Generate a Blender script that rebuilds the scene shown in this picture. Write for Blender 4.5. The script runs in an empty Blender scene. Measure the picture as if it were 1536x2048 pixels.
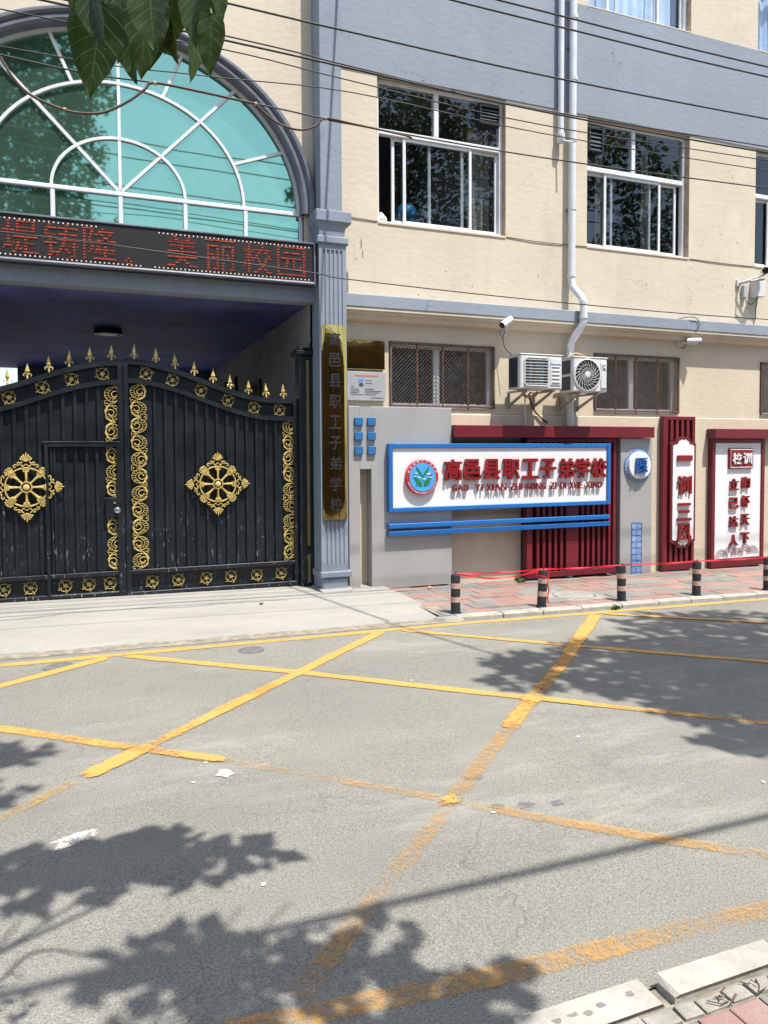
import bpy, bmesh, math, random
from mathutils import Vector, Matrix, Quaternion

rnd = random.Random(7)
scene = bpy.context.scene
C = scene.collection
PI = math.pi
R = math.radians

# ------------------------------------------------------------------ camera
cam_data = bpy.data.cameras.new('camera')
cam = bpy.data.objects.new('camera', cam_data)
C.objects.link(cam)
scene.camera = cam
TH, PT, RL = R(21.512), R(2.293), R(0.30)
fw = Vector((math.sin(TH) * math.cos(PT), math.cos(TH) * math.cos(PT), -math.sin(PT)))
rt = Vector((math.cos(TH), -math.sin(TH), 0))
dn = fw.cross(rt)
ri = rt * math.cos(RL) + dn * math.sin(RL)
do = dn * math.cos(RL) - rt * math.sin(RL)
m = Matrix((ri, -do, -fw)).transposed().to_4x4()
m.translation = Vector((0, -9, 1.8))
cam.matrix_world = m
cam_data.sensor_fit = 'VERTICAL'
cam_data.sensor_height = 36
cam_data.lens = 1480 / 2048 * 36
cam_data.shift_y = -58.6 / 2048
cam_data.clip_start = 0.05
cam_data.clip_end = 2000

# ------------------------------------------------------------------ sky, sun, exposure
SUN = Vector((0.45, -1.0, 2.6)).normalized()
w = bpy.data.worlds.new('World')
scene.world = w
w.use_nodes = True
nt = w.node_tree
bg = nt.nodes['Background']
sky = nt.nodes.new('ShaderNodeTexSky')
sky.sky_type = 'NISHITA'
sky.sun_disc = False
sky.sun_elevation = math.asin(SUN.z)
sky.sun_rotation = math.atan2(SUN.x, SUN.y)
sky.air_density = 1.2
sky.dust_density = 2.0
nt.links.new(sky.outputs[0], bg.inputs[0])
bg.inputs[1].default_value = 0.15
sd = bpy.data.lights.new('sun', 'SUN')
sd.energy = 4.6
sd.angle = R(0.53)
sd.color = (1.0, 0.95, 0.87)
so = bpy.data.objects.new('sun', sd)
C.objects.link(so)
so.rotation_euler = SUN.to_track_quat('Z', 'Y').to_euler()
so.location = (4, -10, 20)
scene.view_settings.view_transform = 'Standard'
scene.view_settings.look = 'None'
scene.view_settings.gamma = 1.0
scene.view_settings.exposure = 0.8
scene.cycles.max_bounces = 6
scene.cycles.transparent_max_bounces = 12
scene.cycles.caustics_reflective = False
scene.cycles.caustics_refractive = False

# ------------------------------------------------------------------ materials
class NT:
    def __init__(s, name):
        s.m = bpy.data.materials.new(name); s.m.use_nodes = True
        s.t = s.m.node_tree; s.n = s.t.nodes; s.l = s.t.links
        s.p = s.n['Principled BSDF']; s.out = s.n['Material Output']
        s.pos = s.n.new('ShaderNodeNewGeometry').outputs['Position']
    def vec(s, scale=(1, 1, 1)):
        mp = s.n.new('ShaderNodeMapping'); mp.inputs['Scale'].default_value = scale
        s.l.new(s.pos, mp.inputs['Vector']); return mp.outputs[0]
    def noise(s, scale, detail=4, rough=.6, stretch=(1, 1, 1)):
        n = s.n.new('ShaderNodeTexNoise'); n.inputs['Scale'].default_value = scale
        n.inputs['Detail'].default_value = detail; n.inputs['Roughness'].default_value = rough
        s.l.new(s.vec(stretch), n.inputs['Vector']); return n.outputs['Fac']
    def ramp(s, x, a, b, va=0., vb=1.):
        n = s.n.new('ShaderNodeMapRange'); n.inputs['From Min'].default_value = a; n.inputs['From Max'].default_value = b
        n.inputs['To Min'].default_value = va; n.inputs['To Max'].default_value = vb
        s.l.new(x, n.inputs['Value']); return n.outputs[0]
    def mix(s, fac, a, b, mode='MIX'):
        n = s.n.new('ShaderNodeMix'); n.data_type = 'RGBA'; n.blend_type = mode
        for sock, v in ((n.inputs[0], fac), (n.inputs[6], a), (n.inputs[7], b)):
            if hasattr(v, 'is_linked'): s.l.new(v, sock)
            elif isinstance(v, (int, float)): sock.default_value = v
            else: sock.default_value = (*v, 1)
        return n.outputs[2]
    def math(s, op, a, b=0.):
        n = s.n.new('ShaderNodeMath'); n.operation = op
        for i, v in enumerate((a, b)):
            if hasattr(v, 'is_linked'): s.l.new(v, n.inputs[i])
            else: n.inputs[i].default_value = v
        return n.outputs[0]
    def rand(s):
        return s.n.new('ShaderNodeObjectInfo').outputs['Random']
    def bump(s, h, strength=.3, dist=.01):
        b = s.n.new('ShaderNodeBump'); b.inputs['Strength'].default_value = strength; b.inputs['Distance'].default_value = dist
        s.l.new(h, b.inputs['Height']); s.l.new(b.outputs[0], s.p.inputs['Normal'])
    def col(s, c):
        if hasattr(c, 'is_linked'): s.l.new(c, s.p.inputs['Base Color'])
        else: s.p.inputs['Base Color'].default_value = (*c, 1)
    def set(s, rough=.6, metal=0., spec=.5):
        s.p.inputs['Roughness'].default_value = rough; s.p.inputs['Metallic'].default_value = metal
        s.p.inputs['Specular IOR Level'].default_value = spec
        return s

MATS = {}
def simple(name, c, rough=.55, metal=0., var=.12, vs=6., bump=0., bs=60., spec=.4, dist=.004):
    t = NT(name).set(rough, metal, spec)
    if var:
        n = t.noise(vs, 5, .65)
        d = tuple(x * (1 - var * 1.6) for x in c); u = tuple(min(.95, x * (1 + var)) for x in c)
        t.col(t.mix(t.ramp(n, .3, .7), d, u))
    else: t.col(c)
    if bump: t.bump(t.noise(bs, 4, .6), bump, dist)
    MATS[name] = t.m
    return t.m

def plaster(name, c, dirt, cracks=.5):
    t = NT(name).set(.85, 0, .2)
    big = t.noise(.7, 5, .65); med = t.noise(4, 6, .7); drip = t.noise(3.2, 4, .6, (1, 1, .14))
    base = t.mix(t.ramp(big, .3, .72), tuple(x * .9 for x in c), tuple(min(.93, x * 1.05) for x in c))
    base = t.mix(t.ramp(med, .55, .85, 0, .35), base, dirt)
    base = t.mix(t.ramp(drip, .54, .8, 0, .5), base, dirt)
    fine_drip = t.noise(14, 3, .6, (1, 1, .05))
    base = t.mix(t.ramp(fine_drip, .64, .80, 0, .28), base, dirt)
    patch = t.ramp(t.noise(1.7, 2, .4), .62, .66, 0, .22)
    base = t.mix(patch, base, tuple(min(.95, x * 1.18) for x in c))
    # hair cracks
    v = t.n.new('ShaderNodeTexVoronoi'); v.feature = 'DISTANCE_TO_EDGE'; v.inputs['Scale'].default_value = .55
    wn = t.n.new('ShaderNodeTexNoise'); wn.inputs['Scale'].default_value = 2.2; wn.inputs['Detail'].default_value = 6
    t.l.new(t.vec(), wn.inputs['Vector'])
    va = t.n.new('ShaderNodeVectorMath'); va.operation = 'MULTIPLY_ADD'; va.inputs[1].default_value = (.9, .9, .9)
    t.l.new(wn.outputs['Color'], va.inputs[0]); t.l.new(t.pos, va.inputs[2]); t.l.new(va.outputs[0], v.inputs['Vector'])
    cr = t.math('MULTIPLY', t.ramp(v.outputs['Distance'], 0., .0045, 1, 0), t.ramp(t.noise(1.3, 3), .52, .62))
    base = t.mix(t.math('MULTIPLY', cr, cracks), base, tuple(x * .35 for x in c))
    t.col(base)
    h = t.math('ADD', t.math('MULTIPLY', t.noise(9, 3, .5, (1, 1, 1.8)), 1.0), t.math('MULTIPLY', t.noise(70, 3, .6), .25))
    h = t.math('SUBTRACT', h, t.math('MULTIPLY', cr, .6))
    t.bump(h, .34, .010)
    MATS[name] = t.m
    return t.m

plaster('cream', (.57, .505, .40), (.42, .365, .285))
plaster('cream_low', (.57, .49, .38), (.42, .34, .26), .3)
plaster('grey_blue', (.25, .285, .335), (.19, .22, .26), .8)
plaster('grey_paint', (.235, .27, .325), (.15, .175, .215), .4)
simple('arch_grey', (.12, .135, .17), .45, 0, .2, 5, .2, 30)
simple('tan_reveal', (.43, .335, .225), .8, 0, .2, 8, .2, 40)
simple('white_alu', (.64, .65, .665), .4, 0, .06, 8)
simple('pvc_white', (.60, .62, .65), .35, 0, .06, 5)
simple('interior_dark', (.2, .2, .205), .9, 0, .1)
simple('passage_wall', (.36, .34, .32), .8, 0, .15, 3)
simple('curtain_grey', (.33, .31, .26), .9, 0, .15, 12)
simple('curtain_blue', (.52, .66, .80), .9, 0, .1, 6)
simple('rust', (.16, .075, .045), .85, 0, .5, 25, .4, 120)
simple('brown_frame', (.13, .08, .065), .6, 0, .3, 12)
simple('mesh_wire', (.30, .25, .21), .6, .3, .3, 20)
simple('black_metal', (.02, .022, .026), .4, 0, .2)
simple('panel_grey', (.37, .37, .365), .38, .2, .05, 2)
simple('sign_white', (.70, .71, .725), .25, 0, .03, 2)
simple('sign_blue', (.016, .135, .42), .35, 0, .06, 4)
simple('square_blue', (.025, .135, .34), .4, 0, .06, 4)
simple('sign_red', (.215, .012, .016), .32, 0, .1, 9)
simple('slat_red', (.145, .014, .022), .38, 0, .12, 6)
simple('letter_side', (.5, .48, .45), .5, 0, .05)
simple('gold', (.60, .46, .16), .36, .15, .25, 20, .3, 90)
simple('brass', (.47, .34, .12), .05, 1., .12, 3, .08, 6, dist=.01)
simple('ink_black', (.018, .018, .02), .5, 0, 0)
simple('steel', (.55, .55, .55), .25, 1., 0)
simple('galv', (.35, .34, .33), .5, .6, .2, 12)
simple('rubber_black', (.02, .022, .028), .55, 0, .3, 14, .2, 60)
simple('band_pink', (.46, .30, .245), .5, 0, .12, 18)
simple('tape_red', (.55, .02, .035), .35, 0, .15, 12)
simple('cable_black', (.02, .02, .022), .6, 0, .1)
simple('cable_brown', (.09, .055, .035), .7, 0, .2)
simple('plaque_grey', (.44, .45, .46), .3, .3, .06)
simple('print_red', (.6, .12, .1), .6, 0, 0)
simple('print_blue', (.08, .3, .75), .5, 0, 0)
simple('print_dark', (.05, .05, .08), .6, 0, 0)
simple('skin_print', (.6, .38, .3), .6, 0, 0)
simple('emblem_sky', (.06, .33, .72), .4, 0, .04)
simple('emblem_green', (.02, .17, .05), .45, 0, .06)
simple('emblem_red', (.42, .03, .035), .4, 0, .05)
simple('deep_blue', (.02, .10, .33), .4, 0, .08)
simple('pale_blue', (.45, .58, .75), .5, 0, .05)
simple('lattice_blue', (.34, .45, .60), .5, 0, .05)
simple('globe_blue', (.03, .28, .55), .3, 0, .5, 4)
simple('bag_white', (.6, .61, .63), .5, 0, .1)
simple('bark', (.11, .085, .06), .9, 0, .35, 9, .6, 25, dist=.02)
simple('dry_leaf', (.42, .28, .09), .8, 0, .2)
simple('weed', (.09, .16, .03), .7, 0, .3, 30)
simple('iron_cover', (.17, .17, .165), .6, .2, .25, 20, .3, 80)
simple('stone_cover', (.28, .265, .235), .85, 0, .2, 14, .4, 60)
simple('ac_white', (.60, .60, .595), .4, 0, .06, 4)
simple('coil_dark', (.035, .055, .075), .5, .3, .25, 10)
simple('coil_teal', (.12, .17, .17), .4, .5, .35, 9)
simple('cam_black', (.012, .012, .014), .15, 0, 0)
simple('kerb_stone', (.34, .325, .285), .85, 0, .18, 7, .7, 50, dist=.006)
simple('sett_stone', (.26, .25, .22), .85, 0, .22, 9, .7, 60, dist=.006)
simple('mortar', (.24, .215, .175), .95, 0, .3, 12, .6, 80)
simple('soil_verge', (.30, .24, .15), .95, 0, .35, 10, .7, 60, dist=.02)
simple('white_spot', (.55, .54, .50), .8, 0, .1, 30)

def tile_mat(name, a, b):
    t = NT(name).set(.85, 0, .25)
    c = t.mix(t.rand(), a, b)
    c = t.mix(t.ramp(t.noise(5, 5, .7), .35, .75, .15, .65), c, (.29, .268, .235))
    c = t.mix(t.ramp(t.noise(160, 2, .6), .35, .7, 0, .45), c, tuple(x * .55 for x in a))
    t.col(c); t.bump(t.noise(140, 3, .6), .35, .003)
    MATS[name] = t.m
tile_mat('tile_red', (.25, .125, .10), (.33, .19, .155))
tile_mat('tile_grey', (.135, .142, .14), (.21, .21, .20))
tile_mat('paver_red', (.27, .14, .125), (.32, .175, .155))
tile_mat('paver_grey', (.13, .138, .142), (.165, .17, .17))

# asphalt: aggregate grain, polished wheel tracks, pale dust, dark stains, fine cracks
t = NT('asphalt').set(.9, 0, .2)
fine = t.noise(120, 3, .8); grit = t.noise(230, 2, .8); fine2 = t.noise(38, 4, .7); big = t.noise(.5, 6, .65); mid = t.noise(2.6, 6, .75, (.4, 1.5, 1)); stain = t.noise(1.15, 5, .7)
c = t.mix(t.ramp(big, .3, .7), (.168, .166, .146), (.226, .221, .194))
track = t.ramp(t.noise(.9, 3, .5, (.12, 1.6, 1)), .42, .66)
c = t.mix(t.math('MULTIPLY', track, .35), c, (.265, .258, .228))
c = t.mix(t.ramp(fine, .38, .50, .7, 0), c, (.075, .073, .066))
c = t.mix(t.ramp(fine, .55, .66, 0, .6), c, (.36, .35, .31))
c = t.mix(t.ramp(grit, .58, .68, 0, .5), c, (.42, .41, .37))
c = t.mix(t.ramp(grit, .34, .42, .45, 0), c, (.07, .07, .065))
c = t.mix(t.ramp(fine2, .55, .8, 0, .3), c, (.12, .117, .105))
c = t.mix(t.ramp(stain, .60, .78, 0, .5), c, (.105, .10, .088))
pale = t.math('MULTIPLY', t.ramp(mid, .48, .74, 0, .6), t.ramp(t.noise(.45, 4), .42, .62))
c = t.mix(pale, c, (.37, .362, .33))
v = t.n.new('ShaderNodeTexVoronoi'); v.feature = 'DISTANCE_TO_EDGE'; v.inputs['Scale'].default_value = .5
wn = t.n.new('ShaderNodeTexNoise'); wn.inputs['Scale'].default_value = 3; wn.inputs['Detail'].default_value = 6; t.l.new(t.vec(), wn.inputs['Vector'])
va = t.n.new('ShaderNodeVectorMath'); va.operation = 'MULTIPLY_ADD'; va.inputs[1].default_value = (.6, .6, .6)
t.l.new(wn.outputs['Color'], va.inputs[0]); t.l.new(t.pos, va.inputs[2]); t.l.new(va.outputs[0], v.inputs['Vector'])
crk = t.math('MULTIPLY', t.ramp(v.outputs['Distance'], 0., .003, 1, 0), t.ramp(t.noise(.8, 2), .52, .58))
c = t.mix(t.math('MULTIPLY', crk, .3), c, (.07, .068, .06))
t.col(c)
t.bump(t.math('SUBTRACT', t.math('ADD', fine, t.math('MULTIPLY', grit, .6)), crk), .6, .006)
MATS['asphalt'] = t.m
# driveway concrete
t = NT('concrete').set(.9, 0, .2)
c = t.mix(t.ramp(t.noise(1.1, 6, .7, (.6, 1.6, 1)), .3, .7), (.255, .248, .225), (.335, .325, .295))
c = t.mix(t.ramp(t.noise(9, 5, .75), .55, .8, 0, .5), c, (.20, .195, .175))
c = t.mix(t.ramp(t.noise(90, 3, .7), .35, .5, .4, 0), c, (.17, .163, .148))
t.col(c); t.bump(t.math('ADD', t.noise(50, 4, .7), t.noise(5, 3)), .4, .006)
MATS['concrete'] = t.m
t = NT('far_ground').set(.95, 0, .1); t.col(t.mix(t.noise(.3, 5), (.16, .15, .13), (.24, .23, .2))); MATS['far_ground'] = t.m

def paint(name, lo, hi, c=(.48, .255, .058)):
    """road paint; noise decides where the paint has worn through to the asphalt below"""
    t = NT(name).set(.75, 0, .3)
    a = t.noise(34, 6, .75); b = t.noise(2.2, 4, .6); e = t.noise(150, 2, .7)
    v = t.math('ADD', t.math('ADD', t.math('MULTIPLY', a, .5), t.math('MULTIPLY', b, .45)), t.math('MULTIPLY', e, .35))
    # edges wear first: UV v runs across the stripe
    uv = t.n.new('ShaderNodeUVMap'); sx = t.n.new('ShaderNodeSeparateXYZ'); t.l.new(uv.outputs[0], sx.inputs[0])
    edge = t.math('ABSOLUTE', t.math('SUBTRACT', sx.outputs['Y'], .5))
    v = t.math('SUBTRACT', v, t.ramp(edge, .30, .5, 0, .2))
    v = t.math('SUBTRACT', v, t.ramp(sx.outputs['X'], 0, .07, .2, 0))
    fac = t.ramp(v, lo, hi)
    cc = t.mix(t.ramp(b, .3, .7), c, tuple(min(.9, x * 1.12) for x in c))
    cc = t.mix(t.ramp(t.noise(90, 3, .7), .42, .62, .35, 0), cc, (.36, .24, .12))
    t.col(cc)
    tr = t.n.new('ShaderNodeBsdfTransparent'); mx = t.n.new('ShaderNodeMixShader')
    t.l.new(fac, mx.inputs[0]); t.l.new(tr.outputs[0], mx.inputs[1]); t.l.new(t.p.outputs[0], mx.inputs[2])
    t.l.new(mx.outputs[0], t.out.inputs['Surface'])
    t.bump(t.noise(150, 3, .7), .4, .004)
    MATS[name] = t.m
paint('paint_fresh', .46, .54)
paint('paint_mid', .52, .68)
paint('paint_worn', .565, .80)
paint('paint_thin', .61, .86)
paint('paint_white', .58, .74, (.62, .62, .6))

# glass
def glass(name, tint, ior, rough=.01):
    t = NT(name)
    tr = t.n.new('ShaderNodeBsdfTransparent'); tr.inputs[0].default_value = (*tint, 1)
    g = t.n.new('ShaderNodeBsdfGlossy'); g.inputs['Roughness'].default_value = rough; g.inputs[0].default_value = (.9, .95, 1, 1)
    lw = t.n.new('ShaderNodeLayerWeight'); lw.inputs[0].default_value = .5; f0 = ((ior - 1) / (ior + 1)) ** 2
    fac = t.math('ADD', t.math('MULTIPLY', t.math('POWER', lw.outputs['Facing'], 5.), 1 - f0), f0)
    b = t.n.new('ShaderNodeBump'); b.inputs['Strength'].default_value = .06; b.inputs['Distance'].default_value = .02
    t.l.new(t.noise(1.6, 2), b.inputs['Height']); t.l.new(b.outputs[0], g.inputs['Normal'])
    mx = t.n.new('ShaderNodeMixShader')
    t.l.new(fac, mx.inputs[0]); t.l.new(tr.outputs[0], mx.inputs[1]); t.l.new(g.outputs[0], mx.inputs[2])
    t.l.new(mx.outputs[0], t.out.inputs['Surface']); MATS[name] = t.m
glass('glass_dark', (.62, .66, .69), 1.75)
glass('glass_clear', (.9, .93, .97), 1.8)
t = NT('glass_teal').set(.03, .88, .5)
t.col(t.mix(t.ramp(t.noise(2, 5, .7), .4, .8), (.235, .455, .345), (.275, .50, .38)))
b = t.noise(1.1, 2)
t.bump(b, .05, .02)
MATS['glass_teal'] = t.m

# gate paint: blue-black gloss, chips and scratches that bare pale primer low down on the bars
t = NT('gate_paint').set(.34, 0, .32)
c = t.mix(t.ramp(t.noise(2.5, 5), .3, .7), (.007, .010, .014), (.014, .018, .024))
sc = t.ramp(t.noise(30, 5, .75, (1.2, 1.2, .25)), .61, .66)
z = t.n.new('ShaderNodeSeparateXYZ'); t.l.new(t.pos, z.inputs[0])
sc = t.math('MULTIPLY', sc, t.ramp(z.outputs['Z'], .2, 1.5, 1, 0))
c = t.mix(sc, c, (.33, .36, .38))
t.col(c); t.bump(t.noise(14, 4, .6), .12, .006)
t.l.new(t.ramp(t.noise(5, 4), .3, .7, .26, .46), t.p.inputs['Roughness'])
MATS['gate_paint'] = t.m
# painted night-sky ceiling
t = NT('galaxy').set(.7, 0, .3)
wv = t.n.new('ShaderNodeTexWave'); wv.wave_type = 'RINGS'; wv.rings_direction = 'Z'; wv.inputs['Scale'].default_value = .22
wv.inputs['Distortion'].default_value = 2; wv.inputs['Detail'].default_value = 3; wv.inputs['Detail Scale'].default_value = .7
mp = t.n.new('ShaderNodeMapping'); mp.inputs['Location'].default_value = (.1, -5.2, 0); t.l.new(t.pos, mp.inputs['Vector']); t.l.new(mp.outputs[0], wv.inputs['Vector'])
c = t.mix(t.ramp(t.noise(.8, 5, .6), .35, .75), (.035, .055, .22), (.15, .18, .60))
c = t.mix(t.math('MULTIPLY', t.ramp(wv.outputs['Fac'], .6, 1), .25), c, (.17, .15, .13))
st = t.ramp(t.noise(22, 2), .76, .82)
c = t.mix(t.math('MULTIPLY', st, .5), c, (.6, .65, .7))
t.col(c); MATS['galaxy'] = t.m
# leaves
def leafmat(name, a, b, trans=.35):
    t = NT(name).set(.5, 0, .4)
    c = t.mix(t.ramp(t.noise(3.5, 4), .3, .7), a, b)
    t.col(c)
    tl = t.n.new('ShaderNodeBsdfTranslucent'); t.l.new(t.mix(.5, c, (.10, .17, .01)), tl.inputs[0])
    mx = t.n.new('ShaderNodeMixShader'); mx.inputs[0].default_value = trans
    t.l.new(t.p.outputs[0], mx.inputs[1]); t.l.new(tl.outputs[0], mx.inputs[2]); t.l.new(mx.outputs[0], t.out.inputs['Surface'])
    MATS[name] = t.m
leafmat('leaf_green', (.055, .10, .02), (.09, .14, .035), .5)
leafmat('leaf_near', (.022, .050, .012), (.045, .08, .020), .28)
t = MATS['leaf_near']; nt_ = t.node_tree
uvn = nt_.nodes.new('ShaderNodeUVMap'); sp2 = nt_.nodes.new('ShaderNodeSeparateXYZ'); nt_.links.new(uvn.outputs[0], sp2.inputs[0])
def mth(op, a, b=0.):
    n_ = nt_.nodes.new('ShaderNodeMath'); n_.operation = op
    for i, v in enumerate((a, b)):
        if hasattr(v, 'is_linked'): nt_.links.new(v, n_.inputs[i])
        else: n_.inputs[i].default_value = v
    return n_.outputs[0]
au = mth('ABSOLUTE', sp2.outputs['X'])
vein = mth('MAXIMUM', mth('GREATER_THAN', mth('SINE', mth('MULTIPLY', mth('SUBTRACT', sp2.outputs['Y'], mth('MULTIPLY', au, .22)), 44.)), .955), mth('LESS_THAN', au, .035))
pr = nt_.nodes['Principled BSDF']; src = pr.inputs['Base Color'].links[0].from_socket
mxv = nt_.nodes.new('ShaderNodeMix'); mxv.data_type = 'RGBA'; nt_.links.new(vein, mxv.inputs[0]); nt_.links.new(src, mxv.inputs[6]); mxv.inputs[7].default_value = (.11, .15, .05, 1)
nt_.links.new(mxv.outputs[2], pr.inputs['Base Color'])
bpn = nt_.nodes.new('ShaderNodeBump'); bpn.inputs['Strength'].default_value = .5; bpn.inputs['Distance'].default_value = .003; nt_.links.new(vein, bpn.inputs['Height']); nt_.links.new(bpn.outputs[0], pr.inputs['Normal'])
# emissive led text: unlit rows between lit ones
t = NT('led_red').set(.5, 0, .2)
t.col((.02, .01, .01))
sx = t.n.new('ShaderNodeSeparateXYZ'); t.l.new(t.pos, sx.inputs[0])
row = t.ramp(t.math('SINE', t.math('MULTIPLY', sx.outputs['Z'], 2 * PI / .032)), .05, .3)
dots = t.ramp(t.noise(75, 2, .8), .38, .5)
t.p.inputs['Emission Color'].default_value = (1, .13, .04, 1)
t.l.new(t.math('MULTIPLY', t.math('MULTIPLY', row, dots), .36), t.p.inputs['Emission Strength'])
MATS['led_red'] = t.m
t = NT('led_dot').set(.5); t.col((.5, .45, .4)); t.p.inputs['Emission Color'].default_value = (1, .8, .65, 1); t.p.inputs['Emission Strength'].default_value = .25
MATS['led_dot'] = t.m
t = NT('led_face').set(.55, 0, .3)
sx = t.n.new('ShaderNodeSeparateXYZ'); t.l.new(t.pos, sx.inputs[0])
row = t.ramp(t.math('SINE', t.math('MULTIPLY', sx.outputs['Z'], 2 * PI / .016)), -.3, .6)
t.col(t.mix(row, (.006, .006, .007), (.022, .020, .023))); MATS['led_face'] = t.m

# ------------------------------------------------------------------ mesh helpers
class MB:
    def __init__(s): s.v = []; s.f = []; s.uv = None
    def add(s, vs, fs):
        o = len(s.v); s.v += [tuple(v) for v in vs]; s.f += [tuple(i + o for i in f) for f in fs]; return s
    def box(s, x0, x1, y0, y1, z0, z1):
        return s.add([(x0, y0, z0), (x1, y0, z0), (x1, y1, z0), (x0, y1, z0), (x0, y0, z1), (x1, y0, z1), (x1, y1, z1), (x0, y1, z1)],
                     [(0, 3, 2, 1), (4, 5, 6, 7), (0, 1, 5, 4), (1, 2, 6, 5), (2, 3, 7, 6), (3, 0, 4, 7)])
    def bbox(s, x0, x1, y0, y1, z0, z1, b=.006):
        """box whose front (-y) edges are chamfered"""
        b = min(b, (x1 - x0) * .4, (z1 - z0) * .4, (y1 - y0) * .8)
        vs = [(x0, y1, z0), (x1, y1, z0), (x1, y1, z1), (x0, y1, z1), (x0, y0 + b, z0), (x1, y0 + b, z0), (x1, y0 + b, z1), (x0, y0 + b, z1),
              (x0 + b, y0, z0 + b), (x1 - b, y0, z0 + b), (x1 - b, y0, z1 - b), (x0 + b, y0, z1 - b)]
        fs = [(0, 3, 2, 1), (8, 9, 10, 11)]
        for i in range(4):
            j = (i + 1) % 4
            fs += [(i, j, 4 + j, 4 + i), (4 + i, 4 + j, 8 + j, 8 + i)]
        return s.add(vs, fs)
    def quad(s, a, b, c, d): return s.add([a, b, c, d], [(0, 1, 2, 3)])
    def prism(s, poly, y0, y1):
        """poly in (x,z), counter-clockwise seen from -y; y0 front"""
        n = len(poly)
        vs = [(x, y0, z) for x, z in poly] + [(x, y1, z) for x, z in poly]
        fs = [tuple(range(n)), tuple(range(2 * n - 1, n - 1, -1))]
        fs += [((i + 1) % n, i, n + i, n + (i + 1) % n) for i in range(n)]
        return s.add(vs, fs)
    def vprism(s, poly, z0, z1):
        n = len(poly)
        vs = [(x, y, z0) for x, y in poly] + [(x, y, z1) for x, y in poly]
        fs = [tuple(range(n - 1, -1, -1)), tuple(range(n, 2 * n))]
        fs += [(i, (i + 1) % n, n + (i + 1) % n, n + i) for i in range(n)]
        return s.add(vs, fs)
    def tube(s, pts, r, n=6, cap=True):
        pts = [Vector(p) for p in pts]; rs = r if isinstance(r, (list, tuple)) else [r] * len(pts)
        rings = []; up = None
        for i, p in enumerate(pts):
            d = (pts[min(i + 1, len(pts) - 1)] - pts[max(i - 1, 0)]).normalized()
            if up is None: up = Vector((0, 0, 1)) if abs(d.z) < .9 else Vector((1, 0, 0))
            a = d.cross(up)
            if a.length < 1e-4: a = d.cross(Vector((0, 1, 0)))
            a.normalize(); b = a.cross(d).normalized(); up = b
            rings.append([p + (a * math.cos(2 * PI * k / n) + b * math.sin(2 * PI * k / n)) * rs[i] for k in range(n)])
        vs = [v for q in rings for v in q]; fs = []
        for i in range(len(pts) - 1):
            for k in range(n):
                fs.append((i * n + k, i * n + (k + 1) % n, (i + 1) * n + (k + 1) % n, (i + 1) * n + k))
        if cap: fs += [tuple(range(n - 1, -1, -1)), tuple(range((len(pts) - 1) * n, len(pts) * n))]
        return s.add(vs, fs)
    def ridge(s, pts, w, y=0., d=.012, close=False):
        """raised half-round band along a polyline in (x,z); ridge towards -y"""
        P = [Vector((p[0], p[1])) for p in pts]; n = len(P); W = w if isinstance(w, (list, tuple)) else [w] * n
        vs = []
        for i in range(n):
            a = P[(i - 1) % n] if close or i else P[0]; c = P[(i + 1) % n] if close or i < n - 1 else P[-1]
            t_ = (c - a); t_ = t_.normalized() if t_.length > 1e-9 else Vector((1, 0)); q = Vector((-t_.y, t_.x)) * W[i] * .5
            p = P[i]
            vs += [(p.x + q.x, y, p.y + q.y), (p.x + q.x * .45, y - d, p.y + q.y * .45), (p.x - q.x * .45, y - d, p.y - q.y * .45), (p.x - q.x, y, p.y - q.y)]
        fs = []
        for i in range(n if close else n - 1):
            j = (i + 1) % n
            for k in range(3): fs.append((i * 4 + k, i * 4 + k + 1, j * 4 + k + 1, j * 4 + k))
        return s.add(vs, fs)
    def lathe(s, prof, n=16, c=(0, 0, 0), axis='z'):
        vs = []; m_ = len(prof)
        for k in range(n):
            a = 2 * PI * k / n
            for r_, h in prof:
                if axis == 'z': vs.append((c[0] + r_ * math.cos(a), c[1] + r_ * math.sin(a), c[2] + h))
                elif axis == 'y': vs.append((c[0] + r_ * math.cos(a), c[1] + h, c[2] + r_ * math.sin(a)))
                else: vs.append((c[0] + h, c[1] + r_ * math.cos(a), c[2] + r_ * math.sin(a)))
        fs = []
        for k in range(n):
            for i in range(m_ - 1):
                a, b = k * m_ + i, ((k + 1) % n) * m_ + i
                fs.append((a, b, b + 1, a + 1))
        return s.add(vs, fs)
    def disc(s, c, r, y, n=24, sx=1.):
        vs = [(c[0] + r * sx * math.cos(2 * PI * k / n), y, c[1] + r * math.sin(2 * PI * k / n)) for k in range(n)]
        return s.add(vs, [tuple(range(n))])
    def mesh(s, name, off=(0, 0, 0), smooth=False):
        me = bpy.data.meshes.new(name)
        me.from_pydata([(a - off[0], b - off[1], c - off[2]) for a, b, c in s.v], [], s.f)
        bm = bmesh.new(); bm.from_mesh(me); bmesh.ops.recalc_face_normals(bm, faces=bm.faces); bm.to_mesh(me); bm.free()
        if smooth:
            for p in me.polygons: p.use_smooth = True
        return me

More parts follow.
